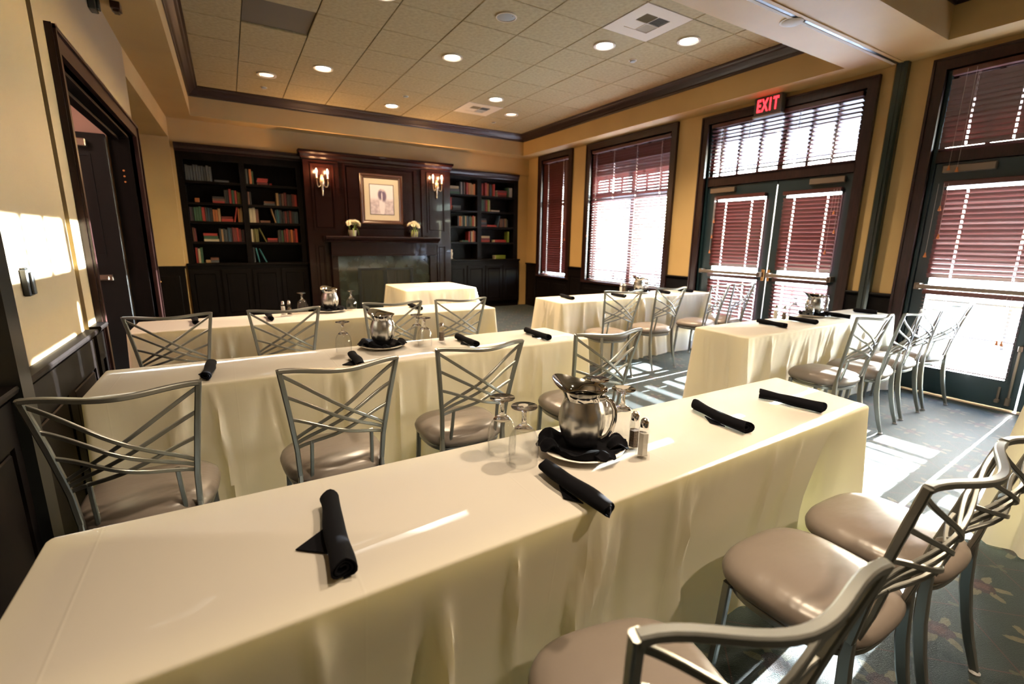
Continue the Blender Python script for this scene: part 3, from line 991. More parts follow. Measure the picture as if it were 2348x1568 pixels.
for (x, y, k, lab), pw in zip(DL, POWER):
    t = thing('ceiling_downlight', lab, 'downlight', (x, y, ZC), 0, 'recessed downlights in the tiled ceiling')
    link('trim_ring', ring_me, t)
    link('reflector', can_me, t)
    link('lamp', disc[k], t)
    spot(x, y, ZC - 0.03, DOWNLIGHT_W * pw, col=WARM if y > 5 else WHITE)
for (x, y, pw) in DX:
    spot(x, y, ZC - 0.03, DOWNLIGHT_W * pw, col=WHITE)

t = thing('ceiling_speaker', 'round grey speaker grille in the tiled ceiling', 'speaker', (2.462, 4.30, ZC))
MB().lathe([(0.0, -0.014), (0.06, -0.012), (0.088, -0.004), (0.088, 0.004), (0.0, 0.004)], 28).build('grille', M['grey'], t, smooth=40)
ring_mb(0.088, 0.100, -0.010, 0.004).build('rim', M['vent'], t, smooth=40)
MB().lathe([(0, -0.020), (0.006, -0.017), (0.007, -0.012), (0.0, -0.011)], 8, (0.035, -0.06, 0)).build('indicator', M['white'], t)
for (x, y, z, lab) in ((4.238, 4.444, ZC, 'grey sprinkler cover between the two near downlights'), (0.65, 7.976, ZC, 'small sprinkler cover in the corner over the left bookcase'),
                       (2.462, 7.262, ZC, 'small white sensor on the ceiling before the picture downlight'), (3.911, 2.385, ZS, 'white round detector under the crossbeam by the black track'), (4.28, 7.90, ZC, 'tiny sprinkler cover by the far crown beyond the small vent')):
    big = 0.075 if z == ZS else 0.036
    t = thing('sprinkler_cover' if z == ZC else 'smoke_detector', lab, 'sprinkler' if z == ZC else 'detector', (x, y, z))
    MB().lathe([(0.0, -0.024), (big * 0.8, -0.020), (big, -0.010), (big, 0.003), (0.0, 0.003)], 20).build('cap', M['white'] if z == ZS else M['grey'], t, smooth=40)
    ring_mb(big, big * 1.25, -0.006, 0.003, 20).build('rim', M['vent'], t, smooth=40)
for i, ((x, y), lab) in enumerate(zip(VENTS, ('large square ceiling vent beside the crossbeam', 'small looking far ceiling vent near the white downlight'))):
    t = thing('ceiling_vent', lab, 'vent', (x, y, ZC), 0, 'square vents in the tiled ceiling')
    h, q = 0.298, 0.155
    MB().box(-h, h, -h, -q, -0.004, 0.018).box(-h, h, q, h, -0.004, 0.018).box(-h, -q, -q, q, -0.004, 0.018).box(q, h, -q, q, -0.004, 0.018).build('frame', M['vent'], t)
    B(-q, q, -q, q, 0.012, 0.018).build('backing', M['groove'], t)
    B(-q, -0.004, 0.004, q, 0.0, 0.012).build('blank_quarter', M['vent'], t)
    MB().box(-0.004, 0.004, -q, q, -0.004, 0.010).box(-q, q, -0.004, 0.004, -0.004, 0.010).build('divider', M['vent'], t)

    def blade(m_):
        return MB().add([(-0.074, -0.006, -0.002), (0.074, -0.006, -0.002), (0.074, -0.004, -0.003), (-0.074, -0.004, -0.003), (-0.074, 0.005, 0.010), (0.074, 0.005, 0.010), (0.074, 0.007, 0.009), (-0.074, 0.007, 0.009)],
                        [(0, 3, 2, 1), (4, 5, 6, 7), (0, 1, 5, 4), (1, 2, 6, 5), (2, 3, 7, 6), (3, 0, 4, 7)]).mesh('blade', m_)
    bd, bl_ = blade(M['ventblade_shaded']), blade(M['ventblade_lit'])
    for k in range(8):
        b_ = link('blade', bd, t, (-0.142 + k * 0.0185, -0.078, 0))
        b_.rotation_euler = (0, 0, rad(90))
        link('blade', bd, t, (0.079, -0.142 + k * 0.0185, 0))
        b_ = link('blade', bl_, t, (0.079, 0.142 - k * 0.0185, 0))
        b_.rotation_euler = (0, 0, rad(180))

# ------------------------------------------------------------------ exit sign
t = thing('exit_sign', 'lit EXIT sign with red letters above the double doors', 'sign', (XR - 0.085, 3.56, 2.87))
MB().cbox(-0.03, 0.055, -0.165, 0.165, 0.0, 0.205, 0.006).build('housing', M['exitbox'], t)
MB().cbox(-0.036, 0.055, -0.172, 0.172, -0.014, 0.004, 0.004).build('bottom_rim', M['exitrim'], t)
MB().cbox(-0.005, 0.05, -0.13, 0.03, 0.205, 0.215, 0.003).build('canopy', M['exitbox'], t)


def text_mesh(body, size, ext, material, name='letters'):
    cu = bpy.data.curves.new('letters', 'FONT')
    cu.body = body
    cu.size = size
    cu.extrude = ext
    cu.offset = 0.0045
    cu.align_x = 'CENTER'
    cu.align_y = 'CENTER'
    o = bpy.data.objects.new('letters', cu)
    COL.objects.link(o)
    bpy.context.view_layer.update()
    me = bpy.data.meshes.new_from_object(o.evaluated_get(bpy.context.evaluated_depsgraph_get()))
    bpy.data.objects.remove(o, do_unlink=True)
    me.materials.clear()
    me.materials.append(material)
    return me


xs_ = [0.105, 0.033, -0.033, -0.098]
for ch, yy in zip('EXIT', xs_):
    me = text_mesh(ch, 0.165, 0.003, M['exitred'])
    o = link('letter', me, t, (-0.032, yy, 0.105))
    o.rotation_euler = (rad(90), 0, rad(-90))
    o.scale = (0.62, 1.15, 1)

# ------------------------------------------------------------------ bookcases
SZ_L = [2.225, 1.908, 1.628, 1.317, 0.985]
SZ_R = [2.288, 1.980, 1.672, 1.360, 1.010]


def bookcase(label, x0, x1, bays, shelves, ztop, counter_x0, counter_x1, ncab):
    """built-in: face frame at y = 8.86, back 9.18; local origin at the world origin shifted to its foot"""
    t = thing('bookcase', label, 'bookcase', (x0, YB, 0))
    w = x1 - x0
    dk = M['blackwood']
    B(0, w, 0.33, 0.35, 0.0, 2.74).build('back_panel', dk, t)
    f = MB()
    edges = [0.0] + [c - x0 for bay in bays for c in bay] + [w]
    for i in range(0, len(edges), 2):
        f.box(edges[i], edges[i + 1], 0.0, 0.03, 0.95, 2.74)
    f.build('face_frame', dk, t)
    for a, b in [(edges[i], edges[i + 1]) for i in range(0, len(edges), 2)]:
        B(a + 0.006, b - 0.006, 0.03, 0.33, 0.95, 2.74).build('upright', dk, t)
    for bay in bays:
        a, b = bay[0] - x0, bay[1] - x0
        B(a, b, 0.0, 0.03, ztop, 2.74).build('top_rail', dk, t)
        for z in shelves[:-1]:
            MB().cbox(a, b, 0.006, 0.33, z - 0.038, z, 0.003).build('shelf', dk, t)
    cor = MB().prism([(-0.055, 2.745), (-0.055, 2.72), (-0.04, 2.70), (-0.03, 2.665), (-0.012, 2.65), (0.0, 2.63), (0.0, 2.745)], 'x', 0, w)
    cor.build('cornice', M['wood'], t)
    MB().cbox(counter_x0 - x0, counter_x1 - x0, -0.075, 0.33, shelves[-1] - 0.035, shelves[-1], 0.004).build('counter', dk, t)
    cx0, cx1 = counter_x0 - x0 + 0.01, counter_x1 - x0 - 0.01
    B(cx0, cx1, -0.045, 0.33, 0.10, shelves[-1] - 0.035).build('cabinet_body', dk, t)
    B(cx0, cx1, -0.015, 0.33, 0.0, 0.10).build('plinth', dk, t)
    cw = (cx1 - cx0) / ncab
    for i in range(ncab):
        a, b = cx0 + i * cw + 0.016, cx0 + (i + 1) * cw - 0.016
        d = MB().box(a, a + 0.055, -0.063, -0.045, 0.13, 0.885).box(b - 0.055, b, -0.063, -0.045, 0.13, 0.885).box(a + 0.055, b - 0.055, -0.063, -0.045, 0.13, 0.19).box(a + 0.055, b - 0.055, -0.063, -0.045, 0.825, 0.885).build('cabinet_door', dk, t)
        MB().cbox(a + 0.062, b - 0.062, -0.058, -0.045, 0.197, 0.818, 0.005).build('raised_panel', dk, d)
    return t


BL = [(-0.462, 0.262), (0.338, 1.085)]
BR = [(3.845, 4.437), (4.528, 5.305)]
bookcase('black built-in bookcase with cabinets beside the doorway alcove', -0.548, 1.16, BL, SZ_L, 2.525, -0.575, 1.16, 4)
bookcase('black built-in bookcase with cabinets beside the narrow window', 3.74, 5.405, BR, SZ_R, 2.575, 3.74, 5.44, 4)

# books -------------------------------------------------------------
BC = {'k': ('black', (0.016, 0.016, 0.017)), 'g': ('grey', (0.075, 0.078, 0.075)), 'r': ('red', (0.40, 0.030, 0.018)), 'R': ('dark red', (0.16, 0.018, 0.014)), 'o': ('orange', (0.50, 0.15, 0.035)), 'b': ('brown', (0.15, 0.055, 0.025)),
      'c': ('cream', (0.52, 0.42, 0.26)), 't': ('tan', (0.40, 0.23, 0.09)), 'n': ('green', (0.035, 0.10, 0.045)), 'y': ('olive', (0.15, 0.125, 0.025)), 'T': ('teal', (0.02, 0.14, 0.155)), 'B': ('dark blue', (0.02, 0.05, 0.075)),
      'w': ('white', (0.55, 0.52, 0.48)), 'G': ('lime green', (0.22, 0.30, 0.03)), 'p': ('purple', (0.09, 0.045, 0.06))}
BM = {k: mat('book ' + v[0], tuple(q * 0.62 for q in v[1]), 0.6) for k, v in BC.items()}
ORD = 'first second third fourth fifth sixth seventh eighth ninth tenth eleventh twelfth thirteenth fourteenth fifteenth sixteenth seventeenth eighteenth nineteenth twentieth'.split()
SHN = ['top', 'second', 'third', 'fourth', 'bottom']
BY = YB + 0.05


def book(w, h, d, key):
    """local: spine facing -y, foot at z = 0, x from 0 to w"""
    c = 0.0025
    cov = MB().prism([(0.0, 0.004), (0.003, 0.0), (w - 0.003, 0.0), (w, 0.004), (w, d), (w - c, d), (w - c, 0.006), (c, 0.006), (c, d), (0.0, d)], 'z', 0.0, h)
    pg = B(c, w - c, 0.006, d - 0.004, 0.003, h - 0.004)
    return cov, pg


def shelf_books(bays, shelves, case, bi, si, items):
    """items: ('u', x0, x1, colours[, height]) upright run, ('s', x0, x1, colours) flat stack, ('l', x0, x1, colour) leaning"""
    z = shelves[si]
    bayname = ('left', 'right')[bi] + ' bay'
    n = 0
    for it in items:
        kind, x0, x1, cols = it[:4]
        if kind == 'u':
            hh = it[4] if len(it) > 4 else 0.215
            w = (x1 - x0) / len(cols)
            for i, k in enumerate(cols):
                h = hh + random.uniform(-0.014, 0.014)
                ww = w * random.uniform(0.86, 0.99)
                cov, pg = book(ww, h, random.uniform(0.15, 0.19), k)
                lab = '%s upright book, %s along the %s shelf, %s, %s bookcase' % (BC[k][0], ORD[n], SHN[si], bayname, case)
                t = thing('book', lab, 'book', (x0 + i * w, BY + random.uniform(0, 0.02), z + 0.0015), 0, 'books on the shelves')
                cov.build('cover', BM[k], t)
                pg.build('pages', M['page'], t)
                n += 1
        elif kind == 's':
            zz = z + 0.0015
            th = it[4] if len(it) > 4 else 0.036
            for i, k in enumerate(cols):
                L_ = (x1 - x0) * random.uniform(0.9, 1.0)
                hgt = th * random.uniform(0.85, 1.1)
                cov, pg = book(hgt, L_, 0.16, k)
                R_ = Matrix.Rotation(rad(90), 4, 'Y')
                cov.move(R_)
                pg.move(R_)
                # after the turn: x 0..L, z -hgt..0
                cov.move(Matrix.Translation((0, 0, hgt)))
                pg.move(Matrix.Translation((0, 0, hgt)))
                lab = '%s book lying flat, %s along the %s shelf, %s, %s bookcase' % (BC[k][0], ORD[n], SHN[si], bayname, case)
                t = thing('book', lab, 'book', (x0 + random.uniform(0, 0.01), BY + random.uniform(0, 0.02), zz), 0, 'books on the shelves')
                cov.build('cover', BM[k], t)
                pg.build('pages', M['page'], t)
                zz += hgt + 0.0008
                n += 1
        else:
            dx = x1 - x0
            h = 0.235
            ang = math.asin(max(-0.9, min(0.9, dx / h)))
            for i, k in enumerate(cols):
                w = 0.02
                cov, pg = book(w, h, 0.16, k)
                R_ = Matrix.Rotation(ang, 4, 'Y')
                cov.move(R_)
                pg.move(R_)
                lift = max(0.0, w * sin(ang)) if ang > 0 else 0.0
                lab = '%s leaning book, %s along the %s shelf, %s, %s bookcase' % (BC[k][0], ORD[n], SHN[si], bayname, case)
                t = thing('book', lab, 'book', ((x0 if dx > 0 else x0) + i * 0.032, BY, z + lift + 0.0015), 0, 'books on the shelves')
                cov.build('cover', BM[k], t)
                pg.build('pages', M['page'], t)
                n += 1


def LX(a):
    return -0.462 + (a - 118) * 0.00125     # along the left case


A, C = 'doorway side', 'window side'
shelf_books(BL, SZ_L, A, 0, 0, [('u', -0.45, -0.11, 'gggggggggg', 0.225), ('s', -0.085, 0.115, 'g', 0.03)])
shelf_books(BL, SZ_L, A, 0, 1, [('s', -0.37, -0.31, 'o', 0.06), ('s', -0.145, 0.02, 'rbk', 0.034), ('u', 0.028, 0.088, 'kk', 0.21), ('u', 0.09, 0.20, 'rnr', 0.215), ('u', 0.202, 0.256, 'yyy', 0.175)])
shelf_books(BL, SZ_L, A, 0, 2, [('u', -0.452, -0.405, 'pk', 0.215), ('u', -0.40, -0.30, 'nnn', 0.21), ('u', -0.298, -0.255, 'r', 0.20), ('u', -0.252, -0.16, 'gBk', 0.195), ('u', -0.155, -0.05, 'oot', 0.19), ('s', -0.045, 0.12, 'rR', 0.04), ('l', 0.125, 0.172, 'r'), ('u', 0.185, 0.255, 'otc', 0.22)])
shelf_books(BL, SZ_L, A, 0, 3, [('u', -0.452, -0.405, 'bR', 0.20), ('s', -0.315, -0.11, 'cnr', 0.042), ('u', -0.10, 0.015, 'ktkg', 0.20), ('u', 0.02, 0.205, 'BkRRrR', 0.21), ('u', 0.207, 0.256, 'kp', 0.20)])
shelf_books(BL, SZ_L, A, 0, 4, [('u', -0.445, -0.35, 'rcn', 0.235), ('s', -0.325, -0.26, 't', 0.05), ('s', -0.255, -0.14, 'gb', 0.04)])
shelf_books(BL, SZ_L, A, 1, 0, [('u', 0.348, 0.385, 'g', 0.22), ('u', 0.395, 0.435, 'o', 0.22), ('u', 0.437, 0.46, 'n', 0.21), ('s', 0.50, 0.665, 'Rrr', 0.036), ('s', 0.675, 0.71, 'r', 0.03)])
shelf_books(BL, SZ_L, A, 1, 1, [('u', 0.348, 0.40, 'bk', 0.20), ('s', 0.575, 0.745, 'gb', 0.03), ('u', 0.76, 0.835, 'tk', 0.20), ('u', 0.84, 1.075, 'bRkkRr', 0.20)])
shelf_books(BL, SZ_L, A, 1, 2, [('u', 0.348, 0.48, 'ccb', 0.225), ('s', 0.49, 0.645, 'b', 0.035), ('l', 0.715, 0.66, 't'), ('u', 0.725, 0.83, 'BTBk', 0.205), ('u', 0.832, 1.075, 'kRkRkBB', 0.195)])
shelf_books(BL, SZ_L, A, 1, 3, [('u', 0.348, 0.455, 'cyyy', 0.205), ('l', 0.55, 0.46, 'y'), ('s', 0.575, 0.735, 'Rr', 0.034), ('u', 0.745, 0.825, 'gkn', 0.20), ('u', 0.83, 1.04, 'RrboRr', 0.21)])
shelf_books(BL, SZ_L, A, 1, 4, [('u', 0.348, 0.375, 'k', 0.25), ('l', 0.42, 0.385, 'T'), ('l', 0.525, 0.435, 'T')])
shelf_books(BR, SZ_R, C, 0, 0, [('s', 3.86, 4.07, 'ngc', 0.048), ('u', 4.08, 4.20, 'kwkb', 0.23), ('u', 4.225, 4.26, 'r', 0.23), ('u', 4.265, 4.425, 'otto', 0.215)])
shelf_books(BR, SZ_R, C, 0, 1, [('u', 3.855, 3.90, 'r', 0.25), ('s', 3.92, 4.10, 'kg', 0.045)])
shelf_books(BR, SZ_R, C, 0, 2, [('u', 4.03, 4.16, 'kotk', 0.195), ('u', 4.162, 4.36, 'ntBkny', 0.195), ('u', 4.362, 4.425, 'rc', 0.21)])
shelf_books(BR, SZ_R, C, 0, 3, [('s', 4.13, 4.26, 'n', 0.03), ('u', 4.27, 4.425, 'rkcoR', 0.22)])
shelf_books(BR, SZ_R, C, 1, 0, [('u', 4.54, 4.60, 'Rr', 0.24), ('u', 4.64, 4.745, 'ro', 0.245), ('u', 4.75, 4.81, 'kn', 0.225), ('u', 4.83, 4.885, 'r', 0.245), ('s', 4.93, 5.165, 'RrR', 0.044), ('u', 5.18, 5.295, 'nww', 0.20)])
shelf_books(BR, SZ_R, C, 1, 1, [('u', 4.54, 4.64, 'kng', 0.23), ('u', 4.645, 4.77, 'RrGc', 0.23), ('s', 4.78, 4.99, 'w', 0.03)])
shelf_books(BR, SZ_R, C, 1, 2, [('s', 4.54, 4.68, 'Rkgbk', 0.034), ('s', 4.69, 4.92, 'r', 0.042), ('l', 4.935, 4.99, 'B'), ('u', 5.00, 5.20, 'bbkbyk', 0.17)])
shelf_books(BR, SZ_R, C, 1, 3, [('s', 4.54, 4.77, 'rRc', 0.042), ('s', 4.87, 5.15, 'r', 0.05), ('u', 5.19, 5.235, 'G', 0.225)])
shelf_books(BR, SZ_R, C, 1, 4, [('s', 4.90, 5.16, 'GG', 0.04)])
t = thing('figurine', 'small pale figurine on the bottom shelf of the window side bookcase', 'ornament', (3.91, YB + 0.12, SZ_R[-1] + 0.002))
MB().lathe([(0.028, 0), (0.03, 0.012), (0.012, 0.03), (0.020, 0.08), (0.026, 0.12), (0.012, 0.15), (0.018, 0.17), (0.016, 0.19), (0, 0.20)], 16).build('body', M['china'], t, smooth=50)
MB().lathe([(0.034, -0.0), (0.034, 0.01), (0.0, 0.012)], 16).build('base', M['blackmetal'], t)

# ------------------------------------------------------------------ fireplace wall
FY = 8.65
t = thing('fireplace', 'dark mahogany chimney breast with mantel and green marble fireplace', 'fireplace', (0, FY, 0))
fx0, fx1 = 1.165, 3.735
B(fx0, fx1, 0.0, 0.57, 0.0, 2.74).build('chimney_breast', M['redwood'], t)
# cornice with returns
cp = [(0.0, 2.64), (0.014, 2.64), (0.022, 2.665), (0.045, 2.69), (0.055, 2.73), (0.085, 2.755), (0.085, 2.79), (0.0, 2.79)]
v = []
for (x, sx) in ((fx0, -1), (fx1, 1)):
    v += [(x + sx * d * 0.7, -d, z) for d, z in cp]
n = len(cp)
cm = MB().add(v, [(k, (k + 1) % n, n + (k + 1) % n, n + k) for k in range(n)] + [tuple(range(n)), tuple(range(2 * n - 1, n - 1, -1))])
cm.build('cornice', M['redwood'], t)
for (x0, x1) in ((fx0 - 0.06, fx0), (fx1, fx1 + 0.06)):
    B(x0, x1, -0.005, 0.10, 2.70, 2.79).build('cornice_return', M['redwood'], t)


def raised(x0, x1, z0, z1, y=-0.012):
    """panel: moulded frame standing proud with a raised field"""
    p_ = MB()
    w = 0.024
    p_.box(x0, x0 + w, y - 0.010, 0.0, z0, z1).box(x1 - w, x1, y - 0.010, 0.0, z0, z1).box(x0 + w, x1 - w, y - 0.010, 0.0, z0, z0 + w).box(x0 + w, x1 - w, y - 0.010, 0.0, z1 - w, z1)
    o = p_.build('panel_mould', M['redwood'], t)
    MB().cbox(x0 + w + 0.016, x1 - w - 0.016, y, 0.002, z0 + w + 0.016, z1 - w - 0.016, 0.010).build('field', M['redwood'], o)
    return o


for (x0, x1) in ((fx0, 1.71), (3.165, fx1)):
    B(x0, x1, -0.035, 0.0, 0.0, 2.645).build('pilaster', M['redwood'], t)
o = raised(1.272, 1.630, 1.525, 2.585, -0.045)
o = raised(3.262, 3.620, 1.525, 2.605, -0.045)
raised(1.80, 3.05, 1.53, 2.63)
raised(1.272, 1.44, 0.15, 1.30, -0.045)
raised(3.45, 3.63, 0.15, 1.30, -0.045)
MB().prism([(-0.30, 1.435), (-0.30, 1.415), (-0.285, 1.405), (-0.27, 1.385), (-0.24, 1.365), (-0.19, 1.355), (-0.18, 1.335), (0.0, 1.335), (0.0, 1.435)], 'x', 1.41, 3.42).build('mantel_shelf', M['wood'], t)
B(1.50, 3.36, -0.165, 0.0, 1.12, 1.34).build('frieze', M['redwood'], t)
MB().cbox(1.49, 3.37, -0.185, 0.0, 1.098, 1.125, 0.004).build('frieze_ledge', M['redwood'], t)
for (x0, x1) in ((1.50, 1.60), (3.26, 3.36)):
    B(x0, x1, -0.15, 0.0, 0.0, 1.10).build('mantel_leg', M['redwood'], t)
MB().box(1.60, 1.93, -0.10, 0.0, 0.0, 1.10).box(2.93, 3.26, -0.10, 0.0, 0.0, 1.10).box(1.93, 2.93, -0.10, 0.0, 0.885, 1.10).build('marble_surround', M['marble'], t)
B(1.55, 3.31, -0.50, -0.10, 0.0, 0.03).build('hearth', M['marble'], t)
MB().box(1.93, 1.965, -0.115, -0.02, 0.02, 0.885).box(2.895, 2.93, -0.115, -0.02, 0.02, 0.885).box(1.965, 2.895, -0.115, -0.02, 0.85, 0.885).box(1.965, 2.895, -0.115, -0.02, 0.02, 0.10).build('firebox_frame', M['blackmetal'], t)
for (x0, x1) in ((1.967, 2.395), (2.425, 2.893)):
    d = B(x0, x1, -0.098, -0.092, 0.10, 0.85).build('fire_door', M['fireglass'], t)
    MB().box(x0, x0 + 0.018, -0.108, -0.090, 0.10, 0.85).box(x1 - 0.018, x1, -0.108, -0.090, 0.10, 0.85).build('door_frame', M['blackmetal'], d)
B(2.395, 2.425, -0.11, -0.09, 0.10, 0.85).build('centre_bar', M['blackmetal'], t)
B(1.93, 2.93, -0.06, 0.0, 0.02, 0.885).build('firebox', M['firebox'], t)

# framed photograph
t = thing('framed_picture', 'wide wooden frame with a matted grey photograph above the mantel', 'picture', (2.43, FY - 0.013, 2.075))
hw, hh = 0.375, 0.425
fp = [(0.0, 0.0), (0.0, 0.022), (0.012, 0.034), (0.030, 0.032), (0.046, 0.022), (0.060, 0.024), (0.072, 0.012), (0.072, 0.0)]
cs = [(-hw, -hh, 1, 1), (hw, -hh, -1, 1), (hw, hh, -1, -1), (-hw, hh, 1, -1)]
for i in range(4):
    p0, p1 = cs[i], cs[(i + 1) % 4]
    v = [(p0[0] + p0[2] * d, -e, p0[1] + p0[3] * d) for d, e in fp] + [(p1[0] + p1[2] * d, -e, p1[1] + p1[3] * d) for d, e in fp]
    n = len(fp)
    MB().add(v, [(k, (k + 1) % n, n + (k + 1) % n, n + k) for k in range(n)] + [tuple(range(n)), tuple(range(2 * n - 1, n - 1, -1))]).build('frame_side', M['goldframe'], t)
B(-hw + 0.07, hw - 0.07, -0.010, -0.001, -hh + 0.07, hh - 0.07).build('mat_board', M['matboard'], t)
MB().box(-0.216, 0.216, -0.013, -0.009, -0.260, -0.250).box(-0.216, 0.216, -0.013, -0.009, 0.250, 0.260).box(-0.216, -0.206, -0.013, -0.009, -0.25, 0.25).box(0.206, 0.216, -0.013, -0.009, -0.25, 0.25).build('fillet', M['fillet'], t)
pm = mat('grey photograph print', (0.5, 0.5, 0.55), 0.35)
N, L, p = nodes(pm)
tc = N.new('ShaderNodeTexCoord')
sep = N.new('ShaderNodeSeparateXYZ')
L.new(tc.outputs['Object'], sep.inputs[0])
X, Z = sep.outputs[0], sep.outputs[2]


def mnode(op, a=None, b=None):
    n_ = N.new('ShaderNodeMath')
    n_.operation = op
    for i, v_ in enumerate((a, b)):
        if isinstance(v_, (int, float)):
            n_.inputs[i].default_value = v_
        elif v_ is not None:
            L.new(v_, n_.inputs[i])
    return n_.outputs[0]


def ell(cx, cz, rx, rz, soft=0.25):
    a = mnode('DIVIDE', mnode('SUBTRACT', X, cx), rx)
    b = mnode('DIVIDE', mnode('SUBTRACT', Z, cz), rz)
    d = mnode('ADD', mnode('MULTIPLY', a, a), mnode('MULTIPLY', b, b))
    mr = N.new('ShaderNodeMapRange')
    mr.inputs[1].default_value = 1 - soft
    mr.inputs[2].default_value = 1 + soft
    mr.inputs[3].default_value = 1
    mr.inputs[4].default_value = 0
    L.new(d, mr.inputs[0])
    return mr.outputs[0]


def mix2(f, a, b):
    n_ = N.new('ShaderNodeMix')
    n_.data_type = 'RGBA'
    L.new(f, n_.inputs['Factor'])
    for v_, s_ in ((a, n_.inputs[6]), (b, n_.inputs[7])):
        if isinstance(v_, tuple):
            s_.default_value = (*v_, 1)
        else:
            L.new(v_, s_)
    return n_.outputs[2]


nz = N.new('ShaderNodeTexNoise')
nz.inputs['Scale'].default_value = 22
nz.inputs['Detail'].default_value = 5
L.new(tc.outputs['Object'], nz.inputs['Vector'])
rough_ = mix2(nz.outputs['Fac'], (0.16, 0.12, 0.17), (0.66, 0.60, 0.66))
g_ = N.new('ShaderNodeMapRange')
g_.inputs[1].default_value = -0.03
g_.inputs[2].default_value = 0.03
g_.inputs[3].default_value = 1
g_.inputs[4].default_value = 0
L.new(Z, g_.inputs[0])
col = mix2(g_.outputs[0], (0.60, 0.56, 0.62), rough_)
col = mix2(ell(0.0, -0.10, 0.05, 0.17), col, (0.56, 0.52, 0.57))
col = mix2(ell(-0.022, 0.080, 0.048, 0.085, 0.5), col, (0.10, 0.075, 0.13))
col = mix2(ell(0.035, 0.060, 0.048, 0.095, 0.5), col, (0.11, 0.08, 0.135))
col = mix2(ell(0.002, 0.050, 0.010, 0.075), col, (0.55, 0.50, 0.55))
col = mix2(ell(-0.012, 0.165, 0.016, 0.020), col, (0.34, 0.28, 0.32))
col = mix2(ell(0.022, 0.160, 0.015, 0.020), col, (0.40, 0.33, 0.36))
L.new(col, p.inputs['Base Color'])
B(-0.206, 0.206, -0.0125, -0.0095, -0.25, 0.25).build('photograph', pm, t)

# sconces
for (x, z, lab) in ((1.438, 2.27, 'lit two candle wall sconce near the doorway side bookcase'), (3.452, 2.33, 'lit two candle wall sconce near the window side bookcase')):
    t = thing('wall_sconce', lab, 'sconce', (x, FY - 0.061, z), 0, 'candle sconces beside the picture')
    MB().lathe([(0.0, -0.19), (0.010, -0.185), (0.014, -0.16), (0.008, -0.13), (0.018, -0.09), (0.016, -0.05), (0.036, -0.02), (0.044, 0.03), (0.034, 0.08), (0.018, 0.11), (0.024, 0.13), (0.0, 0.155)], 16, (0, -0.012, 0)).build('back_plate', M['sconce'], t, smooth=50)
    for s_ in (-1, 1):
        pth = []
        for i in range(13):
            a = i / 12
            pth.append((s_ * (0.015 + 0.070 * sin(a * pi * 0.5) ** 0.8), -0.02 - 0.034 * sin(a * pi * 0.62), -0.01 - 0.055 * sin(a * pi) + 0.075 * a * a))
        ex, ey, ez = pth[-1]
        arm = MB().tube(pth, 0.0065, 8).build('arm', M['sconce'], t, smooth=60)
        MB().lathe([(0.006, 0.0), (0.026, 0.012), (0.028, 0.018), (0.012, 0.016), (0.012, 0.022)], 14, (ex, ey, ez)).build('drip_pan', M['sconce'], arm, smooth=40)
        MB().lathe([(0.010, 0.016), (0.010, 0.095), (0.006, 0.098)], 12, (ex, ey, ez)).build('candle', M['candle'], t, smooth=40)
        MB().lathe([(0.006, 0.097), (0.013, 0.112), (0.015, 0.125), (0.011, 0.145), (0.003, 0.168), (0.0, 0.172)], 12, (ex, ey, ez)).build('bulb', M['bulb_sconce'], t, smooth=60)
        pl = bpy.data.lights.new('sconce_glow', 'POINT')
        pl.energy = SCONCE_W
        pl.color = (1.0, 0.55, 0.25)
        pl.shadow_soft_size = 0.02
        po = bpy.data.objects.new('sconce_glow', pl)
        COL.objects.link(po)
        po.location = (x + ex, FY - 0.061 + ey - 0.018, z + ez + 0.13)

